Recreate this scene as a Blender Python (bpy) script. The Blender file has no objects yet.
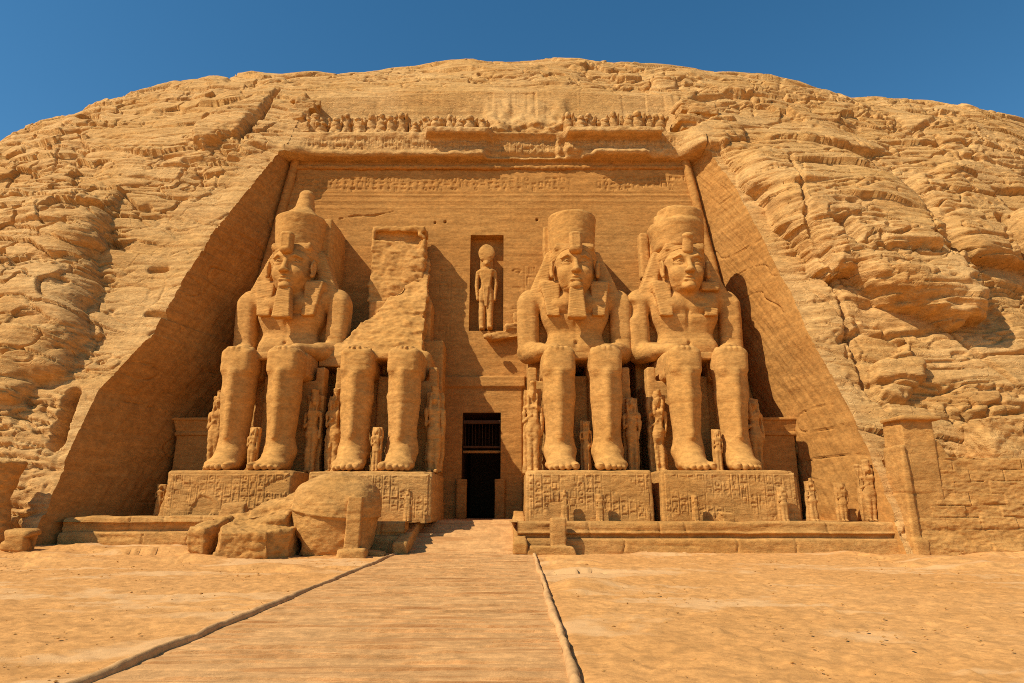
import bpy, math, random
import numpy as np
from math import radians as R, sin, cos, tan, pi
from mathutils import Vector

# ------------------------------------------------------------------ camera, light, exposure
SC = bpy.context.scene
COL = SC.collection
FPX, PITCH, EYE = 650.0, R(14.24), 2.45
cam = bpy.data.cameras.new('camera'); camo = bpy.data.objects.new('camera', cam); COL.objects.link(camo)
cam.sensor_width = 36.0; cam.lens = 36.0 * FPX / 1024.0; cam.clip_start = 0.1; cam.clip_end = 8000
camo.location = (0, 0, EYE); camo.rotation_euler = (R(90) + PITCH, 0, 0)
SC.camera = camo

SUN_AZ, SUN_EL = R(57), R(46)          # azimuth left of the facade's normal, elevation
SD = Vector((-sin(SUN_AZ) * cos(SUN_EL), -cos(SUN_AZ) * cos(SUN_EL), sin(SUN_EL)))
world = bpy.data.worlds.new('World'); SC.world = world; world.use_nodes = True
wn = world.node_tree.nodes; wl = world.node_tree.links
bg = wn['Background']; sky = wn.new('ShaderNodeTexSky'); sky.sky_type = 'NISHITA'; sky.sun_disc = False
sky.sun_elevation = SUN_EL; sky.sun_rotation = math.atan2(SD.x, SD.y)
sky.altitude = 300; sky.air_density = 1.0; sky.dust_density = 0.2; sky.ozone_density = 1.6
hs = wn.new('ShaderNodeHueSaturation'); hs.inputs['Saturation'].default_value = 1.3; hs.inputs['Hue'].default_value = 0.490
wl.new(sky.outputs[0], hs.inputs['Color']); wl.new(hs.outputs[0], bg.inputs[0]); bg.inputs[1].default_value = 0.115
sl = bpy.data.lights.new('sun', 'SUN'); so = bpy.data.objects.new('sun', sl); COL.objects.link(so)
sl.energy = 5.0; sl.angle = R(0.55); sl.color = (1.0, 0.925, 0.81)
so.rotation_euler = (-SD).to_track_quat('-Z', 'Y').to_euler(); so.location = (-30, -20, 60)
SC.view_settings.view_transform = 'Standard'; SC.view_settings.look = 'None'
SC.view_settings.exposure = 0.12; SC.view_settings.gamma = 1.0
SC.render.engine = 'CYCLES'; SC.cycles.max_bounces = 5; SC.cycles.diffuse_bounces = 3
SC.cycles.pixel_filter_type = 'BLACKMAN_HARRIS'; SC.cycles.filter_width = 1.0; SC.cycles.use_denoising = False; SC.cycles.use_adaptive_sampling = False

# ------------------------------------------------------------------ noise
_r = np.random.RandomState(7)
_N = 64
_L = _r.rand(_N, _N, _N).astype(np.float32) * 2 - 1
def noise(x, y, z):
    x = np.asarray(x, np.float32); y = np.asarray(y, np.float32); z = np.asarray(z, np.float32)
    x, y, z = np.broadcast_arrays(x, y, z)
    xi = np.floor(x); yi = np.floor(y); zi = np.floor(z)
    fx = x - xi; fy = y - yi; fz = z - zi
    fx = fx * fx * (3 - 2 * fx); fy = fy * fy * (3 - 2 * fy); fz = fz * fz * (3 - 2 * fz)
    a = xi.astype(np.int32) & 63; b = yi.astype(np.int32) & 63; c = zi.astype(np.int32) & 63
    a1 = (a + 1) & 63; b1 = (b + 1) & 63; c1 = (c + 1) & 63
    def l(p, q, t): return p + (q - p) * t
    return l(l(l(_L[a, b, c], _L[a1, b, c], fx), l(_L[a, b1, c], _L[a1, b1, c], fx), fy),
             l(l(_L[a, b, c1], _L[a1, b, c1], fx), l(_L[a, b1, c1], _L[a1, b1, c1], fx), fy), fz)
def fbm(x, y, z, o=4, g=0.5):
    s = 0; a = 1.0; t = 0
    for i in range(o):
        s = s + a * noise(x + 17.3 * i, y + 5.1 * i, z + 9.7 * i); t += a; a *= g
        x = x * 2.03 + 0.31 * y; y = y * 2.01 - 0.0 * z; z = z * 2.07
    return s / t
def sstep(a, b, x):
    t = np.clip((x - a) / (b - a), 0, 1); return t * t * (3 - 2 * t)
def vorF2(x, y, seed=0, jit=0.9):
    """2-D cell noise: distance to the nearest cell border, and the cell's id value"""
    xi = np.floor(x); yi = np.floor(y); f1 = np.full(x.shape, 9.0, np.float32); f2 = f1.copy(); idv = np.zeros(x.shape, np.float32)
    for i in (-1, 0, 1):
        for j in (-1, 0, 1):
            cx = xi + i; cy = yi + j; a = (cx.astype(np.int32) + seed) & 63; b = (cy.astype(np.int32) + seed * 3) & 63
            d = np.hypot(cx + 0.5 + jit * 0.5 * _L[a, b, 3] - x, cy + 0.5 + jit * 0.5 * _L[a, b, 11] - y)
            nw = d < f1; f2 = np.where(nw, f1, np.minimum(f2, d)); f1 = np.where(nw, d, f1); idv = np.where(nw, _L[a, b, 23], idv)
    return f2 - f1, idv

# ------------------------------------------------------------------ object helpers
def mesh(name, V, F, mat, smooth=True, parent=None):
    V = np.ascontiguousarray(V, np.float32); F = np.ascontiguousarray(F, np.int32)
    me = bpy.data.meshes.new(name); n, m = F.shape
    me.vertices.add(len(V)); me.vertices.foreach_set('co', V.ravel())
    me.loops.add(n * m); me.loops.foreach_set('vertex_index', F.ravel())
    me.polygons.add(n); me.polygons.foreach_set('loop_start', np.arange(0, n * m, m, dtype=np.int32))
    me.polygons.foreach_set('use_smooth', np.full(n, smooth, bool))
    me.update(calc_edges=True); me.validate(verbose=False)
    me.materials.append(mat)
    o = bpy.data.objects.new(name, me); COL.objects.link(o)
    if parent: o.parent = parent
    return o
def tag(o, label=None, cat=None, group=None, kind=None):
    if label: o['label'] = label
    if cat: o['category'] = cat
    if group: o['group'] = group
    if kind: o['kind'] = kind
    return o
def thing(name, label, cat, loc=(0, 0, 0), rz=0, group=None):
    o = bpy.data.objects.new(name, None); COL.objects.link(o); o.location = loc; o.rotation_euler = (0, 0, rz)
    o.empty_display_size = 0.5
    return tag(o, label, cat, group)
def dup(root, loc, rz, label, sc=1.0, group=None):
    r = root.copy(); COL.objects.link(r); r.location = loc; r.rotation_euler = (0, 0, rz); r.scale = (sc,) * 3
    r['label'] = label
    if group: r['group'] = group
    for ch in list(root.children):
        c = ch.copy(); COL.objects.link(c); c.parent = r
    return r
def gridF(nu, nv, keep=None):
    i = np.arange((nu) * (nv)).reshape(nu, nv)
    F = np.stack([i[:-1, :-1], i[1:, :-1], i[1:, 1:], i[:-1, 1:]], -1).reshape(-1, 4)
    if keep is not None: F = F[keep.ravel()]
    return F
def vnorm(V, F):
    a = V[F[:, 2]] - V[F[:, 0]]; b = V[F[:, 3 if F.shape[1] > 3 else 1]] - V[F[:, 1 if F.shape[1] > 3 else 0]]
    n = np.cross(a, b); N = np.zeros_like(V)
    for k in range(3):
        for j in range(F.shape[1]): N[:, k] += np.bincount(F[:, j], n[:, k], len(V))
    return N / (np.linalg.norm(N, axis=1, keepdims=True) + 1e-9)

# ------------------------------------------------------------------ implicit solids, meshed by surface nets
class Solid:
    def __init__(s, lo, hi, h):
        s.h = h; s.lo = np.array(lo, np.float32); n = np.ceil((np.array(hi) - s.lo) / h).astype(int) + 2
        s.ax = [s.lo[i] + h * np.arange(n[i], dtype=np.float32) for i in range(3)]
        s.F = np.full(tuple(n), 50.0, np.float32)
    def reg(s, lo, hi):
        sl = []
        for i in range(3):
            a = max(0, int((lo[i] - s.lo[i]) / s.h) - 1); b = min(len(s.ax[i]), int((hi[i] - s.lo[i]) / s.h) + 3); sl.append(slice(a, max(a, b)))
        return tuple(sl)
    def do(s, prim, k=0.0, cut=False):
        f, lo, hi = prim; pad = k + 3 * s.h
        sl = s.reg([v - pad for v in lo], [v + pad for v in hi])
        x = s.ax[0][sl[0]][:, None, None]; y = s.ax[1][sl[1]][None, :, None]; z = s.ax[2][sl[2]][None, None, :]
        d = f(x, y, z).astype(np.float32); A = s.F[sl]
        if cut: d = -d
        if k > 0:
            hh = np.maximum(k - np.abs(A - d), 0) / k; e = hh * hh * k * 0.25
            A = np.maximum(A, d) + e if cut else np.minimum(A, d) - e
        else: A = np.maximum(A, d) if cut else np.minimum(A, d)
        s.F[sl] = A; return s
    def add(s, p, k=0.0): return s.do(p, k)
    def cut(s, p, k=0.0): return s.do(p, k, True)
    def net(s):
        F = s.F; F[0] = F[-1] = 1; F[:, 0] = F[:, -1] = 1; F[:, :, 0] = F[:, :, -1] = 1
        S = F < 0; c = np.zeros(tuple(n - 1 for n in F.shape), np.int8)
        O = [(i, j, k) for i in (0, 1) for j in (0, 1) for k in (0, 1)]
        for (i, j, k) in O: c += S[i:S.shape[0] - 1 + i, j:S.shape[1] - 1 + j, k:S.shape[2] - 1 + k]
        act = (c > 0) & (c < 8); idx = np.full(c.shape, -1, np.int32); P = np.argwhere(act); idx[act] = np.arange(len(P))
        acc = np.zeros((len(P), 3), np.float32); cnt = np.zeros(len(P), np.float32)
        fv = {o: F[P[:, 0] + o[0], P[:, 1] + o[1], P[:, 2] + o[2]] for o in O}
        for a in O:
            for ax in range(3):
                if a[ax] == 0:
                    b = list(a); b[ax] = 1; b = tuple(b); fa = fv[a]; fb = fv[b]; m = (fa < 0) != (fb < 0)
                    t = np.where(m, fa / np.where(m, fa - fb, 1), 0); q = np.tile(np.array(a, np.float32), (len(P), 1)); q[:, ax] = t
                    acc += q * m[:, None]; cnt += m
        V = (P + acc / cnt[:, None]) * s.h + s.lo
        Q = []
        for ax in range(3):
            u, v = (ax + 1) % 3, (ax + 2) % 3
            sa = [slice(1, -1)] * 3; sb = [slice(1, -1)] * 3; sa[ax] = slice(0, -1); sb[ax] = slice(1, None)
            A = S[tuple(sa)]; B = S[tuple(sb)]
            for flip, M in ((False, A & ~B), (True, B & ~A)):
                E = np.argwhere(M); off = np.ones(3, int); off[ax] = 0; E = E + off
                def cell(du, dv):
                    q = E.copy(); q[:, u] += du; q[:, v] += dv; return idx[q[:, 0], q[:, 1], q[:, 2]]
                f = np.stack([cell(-1, -1), cell(0, -1), cell(0, 0), cell(-1, 0)], 1)
                Q.append(f[:, ::-1] if flip else f)
        return V, np.concatenate(Q)
def ell(c, r):
    c = np.array(c, float); r = np.array(r, float)
    def f(x, y, z):
        a = (x - c[0]) / r[0]; b = (y - c[1]) / r[1]; g = (z - c[2]) / r[2]; k0 = np.sqrt(a * a + b * b + g * g)
        k1 = np.sqrt((a / r[0]) ** 2 + (b / r[1]) ** 2 + (g / r[2]) ** 2) + 1e-6; return k0 * (k0 - 1) / k1
    return f, c - r, c + r
def cap(a, b, ra, rb, fl=(1, 1, 1)):
    """tapered limb from a to b; fl squashes it along the axes"""
    a = np.array(a, float); b = np.array(b, float); m = max(ra, rb); w = np.array(fl, float)
    def f(x, y, z):
        px, py, pz = (x - a[0]) / w[0], (y - a[1]) / w[1], (z - a[2]) / w[2]; d = (b - a) / w
        t = np.clip((px * d[0] + py * d[1] + pz * d[2]) / (d @ d), 0, 1)
        return (np.sqrt((px - d[0] * t) ** 2 + (py - d[1] * t) ** 2 + (pz - d[2] * t) ** 2) - (ra + (rb - ra) * t)) * min(w)
    return f, np.minimum(a, b) - m * w, np.maximum(a, b) + m * w
def rbox(c, hf, r=0.05, rot=(0, 0, 0), taper=(0, 0), shear=(0, 0)):
    """rounded box; taper = change of the x / y half-size per metre of z; shear moves x / y per metre of z"""
    c = np.array(c, float); hf = np.array(hf, float); rx, ry, rz = rot
    M = np.array([[1, 0, 0], [0, cos(rx), sin(rx)], [0, -sin(rx), cos(rx)]]) @ np.array([[cos(ry), 0, -sin(ry)], [0, 1, 0], [sin(ry), 0, cos(ry)]]) @ np.array([[cos(rz), sin(rz), 0], [-sin(rz), cos(rz), 0], [0, 0, 1]])
    def f(x, y, z):
        x = x - c[0]; y = y - c[1]; z = z - c[2]
        X = M[0, 0] * x + M[0, 1] * y + M[0, 2] * z; Y = M[1, 0] * x + M[1, 1] * y + M[1, 2] * z; Z = M[2, 0] * x + M[2, 1] * y + M[2, 2] * z
        X = X - shear[0] * Z; Y = Y - shear[1] * Z
        qx = np.abs(X) - (hf[0] + taper[0] * Z) + r; qy = np.abs(Y) - (hf[1] + taper[1] * Z) + r; qz = np.abs(Z) - hf[2] + r
        return np.sqrt(np.maximum(qx, 0) ** 2 + np.maximum(qy, 0) ** 2 + np.maximum(qz, 0) ** 2) + np.minimum(np.maximum(np.maximum(qx, qy), qz), 0) - r
    e = hf + np.array([abs(taper[0]) * hf[2] + abs(shear[0]) * hf[2], abs(taper[1]) * hf[2] + abs(shear[1]) * hf[2], 0])
    if any(rot): e = np.full(3, np.linalg.norm(e))
    return f, c - e, c + e
def cyl(c, r0, r1, h2, rd=0.08, fy=1.0):
    """upright tapered drum: radius r0 at the bottom, r1 at the top, half height h2"""
    c = np.array(c, float)
    def f(x, y, z):
        q = np.sqrt((x - c[0]) ** 2 + ((y - c[1]) / fy) ** 2); t = np.clip((z - c[2]) / h2, -1, 1) * 0.5 + 0.5
        a = q - (r0 + (r1 - r0) * t) + rd; b = np.abs(z - c[2]) - h2 + rd
        return np.sqrt(np.maximum(a, 0) ** 2 + np.maximum(b, 0) ** 2) + np.minimum(np.maximum(a, b), 0) - rd
    m = max(r0, r1); return f, c - (m, m * fy, h2), c + (m, m * fy, h2)
def halfsp(n, p, lo, hi):
    n = np.array(n, float); n /= np.linalg.norm(n)
    return (lambda x, y, z: n[0] * (x - p[0]) + n[1] * (y - p[1]) + n[2] * (z - p[2])), lo, hi
def rough(V, F, amp, fine, strata, seed=0, joints=()):
    """weathering of carved sandstone: real displacement along the normals"""
    N = vnorm(V, F); x, y, z = V[:, 0] + seed * 13.7, V[:, 1] + seed * 3.1, V[:, 2]
    d = amp * fbm(x * 0.7, y * 0.7, z * 0.9, 3) + fine * fbm(x * 3.1, y * 3.1, z * 5, 3)
    if strata:
        s = noise(x * 0.25, y * 0.25, z * 4.3 + 0.6 * noise(x * .5, y * .5, z * .5)); d = d - strata * sstep(0.35, 0.75, s) * (0.6 + 0.4 * noise(x * 1.3, y * 1.3, z * 0.8))
    for jz in joints:
        zz = jz + 0.06 * noise(x * 0.8, y * 0.8, 0 * z + jz); d = d - 0.022 * np.exp(-((z - zz) / 0.045) ** 2)
    return V + N * d[:, None]
def stone(name, S, mat, parent=None, amp=0.05, fine=0.02, strata=0.025, seed=0, joints=(), loc=None):
    V, F = S.net(); V = rough(V, F, amp, fine, strata, seed, joints)
    o = mesh(name, V, F, mat, True, parent)
    if loc: o.location = loc
    return o

# ------------------------------------------------------------------ materials
def nn(t, ty, **kw):
    n = t.nodes.new(ty)
    for k, v in kw.items(): setattr(n, k, v)
    return n
def sandstone(name, c1, c2, c3, band=0.5, bump=0.5, grit=60.0, crack=0.0, patch=None, lines=2.2, sw=.22):
    m = bpy.data.materials.new(name); m.use_nodes = True; t = m.node_tree; L = t.links.new; b = t.nodes['Principled BSDF']
    b.inputs['Roughness'].default_value = 0.93
    b.inputs['Specular IOR Level'].default_value = 0.12
    g = nn(t, 'ShaderNodeNewGeometry')
    def mp(s):
        q = nn(t, 'ShaderNodeVectorMath', operation='MULTIPLY'); q.inputs[1].default_value = s; L(g.outputs['Position'], q.inputs[0]); return q.outputs[0]
    def nz(v, sc, det=4, ro=0.55, dist=0.0):
        q = nn(t, 'ShaderNodeTexNoise'); q.inputs['Scale'].default_value = sc; q.inputs['Detail'].default_value = det; q.inputs['Roughness'].default_value = ro
        q.inputs['Distortion'].default_value = dist; L(v, q.inputs['Vector']); return q.outputs['Fac']
    def ramp(f, a, bb):
        q = nn(t, 'ShaderNodeMapRange', interpolation_type='SMOOTHSTEP'); q.inputs[1].default_value = a; q.inputs[2].default_value = bb; L(f, q.inputs[0]); return q.outputs[0]
    def mix(f, A, B, ty='MIX', fac=None):
        q = nn(t, 'ShaderNodeMix', data_type='RGBA', blend_type=ty)
        if f is not None: L(f, q.inputs[0])
        else: q.inputs[0].default_value = fac
        for s, v in ((6, A), (7, B)):
            if isinstance(v, tuple): q.inputs[s].default_value = (*v, 1)
            else: L(v, q.inputs[s])
        return q.outputs[2]
    def math_(op, A, B):
        q = nn(t, 'ShaderNodeMath', operation=op)
        for s, v in ((0, A), (1, B)):
            if isinstance(v, (int, float)): q.inputs[s].default_value = v
            else: L(v, q.inputs[s])
        return q.outputs[0]
    big = ramp(nz(mp((1, 1, 1)), 0.16, 5, 0.6, 0.4), 0.35, 0.65)
    st = nz(mp((0.12, 0.12, lines)), 1.0, 5, 0.62, 0.25)
    gr = nz(mp((1, 1, 1.7)), grit * 0.045, 8, 0.8)
    md = ramp(nz(mp((1, 1, 2.2)), 1.1, 5, 0.65), 0.3, 0.72)
    col = mix(big, c1, c2)
    stm = math_('MULTIPLY', ramp(st, 0.42, 0.66), band)
    col = mix(stm, col, c3)
    def shade(v, lo, hi):
        q = nn(t, 'ShaderNodeMapRange'); q.inputs[3].default_value = lo; q.inputs[4].default_value = hi; L(v, q.inputs[0]); c = nn(t, 'ShaderNodeCombineColor')
        for i in range(3): L(q.outputs[0], c.inputs[i])
        return c.outputs[0]
    col = mix(None, col, shade(md, 0.86, 1.1), 'MULTIPLY', 1.0)
    col = mix(None, col, shade(ramp(gr, 0.36, 0.64), 0.80, 1.15), 'MULTIPLY', 1.0)
    if patch is not None: col = mix(ramp(nz(mp(patch[4] if len(patch) > 4 else (1, 2.4, 1)), patch[1], 6, 0.62, 0.6), patch[2], patch[3]), col, patch[0])
    L(col, b.inputs['Base Color'])
    h = math_('ADD', math_('MULTIPLY', st, sw), math_('MULTIPLY', gr, 0.30))
    h = math_('ADD', h, math_('MULTIPLY', md, 0.10))
    fine = nz(mp((0.8, 0.8, 3.4)), 2.0, 6, 0.72, 0.5); h = math_('ADD', h, math_('MULTIPLY', ramp(fine, 0.5, 0.62), -0.09))
    if crack:
        v = nn(t, 'ShaderNodeTexVoronoi', feature='DISTANCE_TO_EDGE'); v.inputs['Scale'].default_value = 0.8
        w = nn(t, 'ShaderNodeVectorMath', operation='ADD'); q = nn(t, 'ShaderNodeTexNoise'); q.inputs['Scale'].default_value = 1.2; q.inputs['Detail'].default_value = 4
        L(g.outputs['Position'], q.inputs['Vector']); qs = nn(t, 'ShaderNodeVectorMath', operation='SCALE'); qs.inputs['Scale'].default_value = 1.6; L(q.outputs['Color'], qs.inputs[0])
        L(mp((0.55, 0.55, 1.6)), w.inputs[0]); L(qs.outputs[0], w.inputs[1]); L(w.outputs[0], v.inputs['Vector'])
        cr = math_('MULTIPLY', math_('SUBTRACT', 1.0, ramp(v.outputs['Distance'], 0.0, 0.05)), -crack); h = math_('ADD', h, cr)
    bp = nn(t, 'ShaderNodeBump'); bp.inputs['Strength'].default_value = bump; bp.inputs['Distance'].default_value = 0.5
    L(h, bp.inputs['Height']); L(bp.outputs[0], b.inputs['Normal'])
    return m
M = {}
M['cliff'] = sandstone('cliff_rock', (0.56, 0.30, 0.09), (0.63, 0.36, 0.125), (0.41, 0.185, 0.046), 0.5, 0.5, 60, 0.12)
M['wall'] = sandstone('facade_sandstone', (0.465, 0.212, 0.05), (0.51, 0.245, 0.062), (0.40, 0.172, 0.036), 0.45, 0.28, 70, 0, lines=3.0, sw=.12)
M['statue'] = sandstone('carved_sandstone', (0.54, 0.262, 0.064), (0.58, 0.29, 0.078), (0.46, 0.21, 0.047), 0.3, 0.26, 70, 0, lines=3.2)
M['block'] = sandstone('weathered_block', (0.51, 0.245, 0.06), (0.57, 0.295, 0.085), (0.40, 0.18, 0.042), 0.45, 0.42, 60, 0.03)
M['sand'] = sandstone('desert_sand', (0.61, 0.287, 0.080), (0.64, 0.312, 0.094), (0.59, 0.277, 0.080), 0.25, 0.25, 90, 0, patch=((0.66, 0.365, 0.14), 0.13, 0.52, 0.60))
M['plank'] = sandstone('path_planks', (0.62, 0.325, 0.115), (0.58, 0.295, 0.10), (0.50, 0.245, 0.08), 0.2, 0.3, 60, 0, patch=((0.44, 0.20, 0.062), 1.0, 0.53, 0.66, (0.22, 3.2, 1)))
M['kerb'] = sandstone('kerb_stone', (0.62, 0.345, 0.13), (0.60, 0.32, 0.12), (0.52, 0.27, 0.09), 0.3, 0.2, 60, 0)
M['wood'] = sandstone('dark_wood', (0.10, 0.045, 0.02), (0.13, 0.06, 0.025), (0.06, 0.03, 0.015), 0.4, 0.1, 60, 0)
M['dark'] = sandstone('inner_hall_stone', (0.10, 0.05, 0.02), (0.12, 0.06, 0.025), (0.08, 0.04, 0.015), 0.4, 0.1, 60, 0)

# ------------------------------------------------------------------ the hill: a profile swept across, with the temple's recess left open
PROF = np.array([(30, -14.3), (36, 0), (38.4, 6), (42.6, 16), (46, 24), (49.2, 31.2), (51.6, 35.6), (54.5, 40), (58, 44.4), (62, 47.8), (67, 50.2), (75, 52), (95, 53.5), (160, 50), (220, 20), (260, -5)], float)
_t = np.concatenate([[0], np.cumsum(np.hypot(*np.diff(PROF, axis=0).T))])
TT = np.linspace(0, _t[-1], 6000)
PY = np.interp(TT, _t, PROF[:, 0]); PZ = np.interp(TT, _t, PROF[:, 1])
_k = np.ones(161) / 161
PY[100:-100] = np.convolve(PY, _k, 'same')[100:-100]; PZ[100:-100] = np.convolve(PZ, _k, 'same')[100:-100]
def back(X): return 8.0 * (np.maximum(np.abs(X + 2) - 22, 0) / 40) ** 2
CP, SP = cos(PITCH), sin(PITCH)
SKY = [(-160, 300), (-60, 210), (0, 157), (60, 120), (130, 94), (220, 77), (330, 70), (450, 62), (560, 61), (650, 65), (740, 78), (850, 97), (960, 103), (1024, 118), (1100, 150), (1200, 210)]
kx, kk = [], []
for px, py in SKY:
    v = 341.5 - py; d = np.array([px - 512, FPX * CP - v * SP, FPX * SP + v * CP]); d = d / d[1]
    Ys = np.linspace(48, 110, 400); X = d[0] * Ys; pz = np.interp(Ys - back(X), PY[:4000], PZ[:4000]); q = (EYE + d[2] * Ys) / pz
    i = int(np.argmin(q)); kx.append(X[i]); kk.append(q[i])
def kf(X): return np.interp(X, [-400, -200] + kx + [200, 400], [0.05, 0.2] + kk + [0.2, 0.05])
def surf_z(X, Y): return kf(X) * np.interp(Y - back(X), PY[:5000], PZ[:5000])
def hit(px, py):
    """the point of the plain hill surface that a line of sight meets (authoring aid)"""
    v = 341.5 - py; d = np.array([px - 512, FPX * CP - v * SP, FPX * SP + v * CP]); d = d / d[1]
    Ys = np.linspace(30, 90, 2400); X = d[0] * Ys; g = (EYE + d[2] * Ys) - surf_z(X, Ys); i = int(np.argmax(g < 0)); Y = Ys[i]
    return X[i], EYE + d[2] * Y
XE_L = [(286, 150), (240, 200), (210, 237), (172, 300), (150, 337), (97, 394), (68, 456), (38, 523), (24, 556)]
XE_R = [(703, 148), (737, 195), (762, 240), (792, 298), (810, 340), (828, 369), (851, 413), (872, 455), (898, 530)]
eL = np.array([hit(*p) for p in XE_L])[::-1]; eR = np.array([hit(*p) for p in XE_R])[::-1]
ZT = 38.0                                # the top of the recess
def XL(z): return np.interp(z, eL[:, 1], eL[:, 0])
def XR(z): return np.interp(z, eR[:, 1], eR[:, 0])
def spaced(a, b, n, p=1.0):
    t = np.linspace(0, 1, n); return a + (b - a) * t ** p
def seg_dist(x, y, P, closed=True):
    """signed distance to a polygon (inside positive)"""
    P = np.array(P, float); n = len(P); d = np.full(x.shape, 1e9); ins = np.zeros(x.shape, bool)
    for i in range(n if closed else n - 1):
        a = P[i]; b = P[(i + 1) % n]; ex, ey = b - a; wx, wy = x - a[0], y - a[1]; t = np.clip((wx * ex + wy * ey) / (ex * ex + ey * ey), 0, 1)
        d = np.minimum(d, np.hypot(wx - ex * t, wy - ey * t))
        if closed: ins ^= ((a[1] > y) != (b[1] > y)) & (x < (b[0] - a[0]) * (y - a[1]) / (b[1] - a[1] + 1e-12) + a[0])
    return np.where(ins, d, -d) if closed else d
def build_cliff():
    # columns: far left, seen left, recess, seen right, far right
    uL = np.concatenate([spaced(-420, -58, 40), spaced(-58, -19, 540)[1:]])
    nL = len(uL); nM = 380; nR = 560
    rows_t = np.interp
    z0 = np.concatenate([spaced(0, 200, 10)])
    # rows follow the profile's arc length
    tt = np.concatenate([np.interp(np.linspace(0, 1, 800), [0, 1], [_t[0] + 12.0, np.interp(66, PROF[:, 0], _t)]), spaced(np.interp(66, PROF[:, 0], _t), _t[-1], 50)[1:]])
    ry = np.interp(tt, TT, PY); rz = np.interp(tt, TT, PZ); nv = len(tt)
    itop = int(np.argmin(np.abs(rz[:800] - ZT)))
    zc = np.minimum(rz, ZT); zc[itop:] = ZT
    l = XL(zc); r = XR(zc)
    U = []
    for j in range(nv):
        left = l[j] + (uL - uL[-1]) * ((l[j] + 420) / (420 + uL[-1]))
        left = np.where(uL > -58, l[j] + (uL - uL[-1]) * (58 + l[j]) / (58 + uL[-1]), uL)
        mid = np.linspace(l[j], r[j], nM + 2)[1:-1]
        q = spaced(0, 1, nR); right = r[j] + (60 - r[j]) * q; far = spaced(60, 420, 40)[1:]
        U.append(np.concatenate([left, mid, right, far]))
    X = np.array(U).T; nu = X.shape[0]
    k = kf(X); Z = rz[None, :] * k; Y = ry[None, :] + back(X)
    # ---- displacement
    x, y, z = X.astype(np.float32), Y.astype(np.float32), Z.astype(np.float32)
    near = (np.abs(X) < 70) & (Y < 75)
    edge = np.minimum(np.abs(X - l[None, :]), np.abs(X - r[None, :])); inside = (X > l[None, :]) & (X < r[None, :])
    up = np.hypot(np.maximum(rz[None, :] - ZT, 0), np.where(inside, 0, edge)); dist = np.where(inside & (rz[None, :] > ZT), rz[None, :] - ZT, np.where(rz[None, :] > ZT, up, edge))
    calm = 0.30 + 0.70 * sstep(0.2, 2.6, dist)
    D = 0.9 * fbm(x / 11, y / 11, z / 9, 3)
    DZ = np.zeros_like(D)
    zs = z + 0.05 * x + 1.1 * fbm(x / 9 + 3, y / 9, z / 12, 3)           # bedding wanders
    zs2 = zs + 0.10 * noise(x / 1.5, y / 1.5, z / 1.5)
    # thick beds
    w = zs2 / 1.9 + 0.35 * noise(x / 6, 0 * x, zs2 / 3); li = np.floor(w); f = w - li
    bed = noise(li * 7.31, x / 5.5 + li * 3.7, 0 * x) * 0.5 + noise(li * 3.1, x / 1.8 + li, 0 * x + 4) * 0.14
    rid = sstep(0, 0.10, f) * sstep(0, 0.16, 1 - f)
    gmask = sstep(-0.35, 0.35, noise(x / 4 + li * 2.2, li * 1.7, 0 * x + 9))
    bedamp = 0.45 + 0.55 * sstep(-0.3, 0.4, fbm(x / 14 + 8, y / 14, z / 14, 2))
    Dd = (bed * 1.0 - 0.40 * (1 - rid) * gmask) * bedamp
    dm = 0.30 + 0.70 * sstep(-0.12, 0.22, fbm(x / 8 + 3, y / 8, z / 6 + 11, 3))
    # thin beds
    w = zs2 / 0.55; li = np.floor(w); f = w - li
    bed = noise(li * 5.7, x / 2.6 + li * 1.3, 0 * x + 2) * 0.17; rid = sstep(0, 0.18, f) * sstep(0, 0.25, 1 - f)
    gm = sstep(-0.2, 0.5, noise(x / 2.2 + li * 3.2, li * 0.7, 0 * x + 19))
    Dd += dm * (bed - 0.11 * (1 - rid) * gm) * (0.3 + 0.7 * sstep(-0.4, 0.3, fbm(x / 7, y / 7 + 4, z / 5, 2)))
    # broken blocks
    e, idv = vorF2(x / 3.4 + 0.3 * noise(x / 2, z / 2, 0 * x), zs / 1.35 + 0.25 * noise(x, z, 0 * x + 3), 5)
    bm = sstep(-0.05, 0.35, fbm(x / 10 + 40, y / 10, z / 8, 2))
    Dd += bm * (0.50 * idv - 0.36 * (1 - sstep(0, 0.09, e)))
    e, idv = vorF2(x / 1.3 + 0.35 * noise(x, z, 0 * x), zs / 0.5, 23)
    bm2 = sstep(0.0, 0.4, fbm(x / 6 + 70, y / 6, z / 5, 2))
    Dd += dm * bm2 * (0.15 * idv - 0.10 * (1 - sstep(0, 0.12, e)))
    # cracks that run down the slope
    c = np.abs(noise(x / 5 + 0.12 * zs, z / 16, 0 * x + 33) + 0.12 * noise(x / .9, z / .9, 0 * x)); Dd -= 0.45 * (1 - sstep(0, 0.045, c)) * sstep(-.1, .3, noise(x / 9, z / 7, 0 * x + 50))
    # pits
    p = fbm(x / 0.8, y / 0.8, z / 0.35, 3); Dd += 0.09 * p * dm
    p = noise(x / 1.6 + 7, y / 1.6, z / 0.7); Dd -= 0.22 * sstep(0.55, 0.8, p)
    for sx, sz, dp, th, off in ((5.0, .85, .30, .12, 60), (2.4, .5, .20, .18, 90), (10.0, 2.1, .42, .06, 120), (4.0, 1.2, .34, .09, 30)):
        c = np.abs(noise(x / sx + .25 * noise(x / .8, z / .5, 0 * x + off), zs / sz, y / sx + off) + .07 * noise(x / .9, z / .5, 0 * x)); Dd -= dp * (1 - sstep(0, th, c)) * sstep(-.25, .35, noise(x / 4 + off, zs / 1.3, 0 * x))
    # smooth dressed bands: (polygon of points on the surface)
    def surfpoly(P): return [hit(*p) for p in P]
    sm = np.zeros_like(D)
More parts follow.
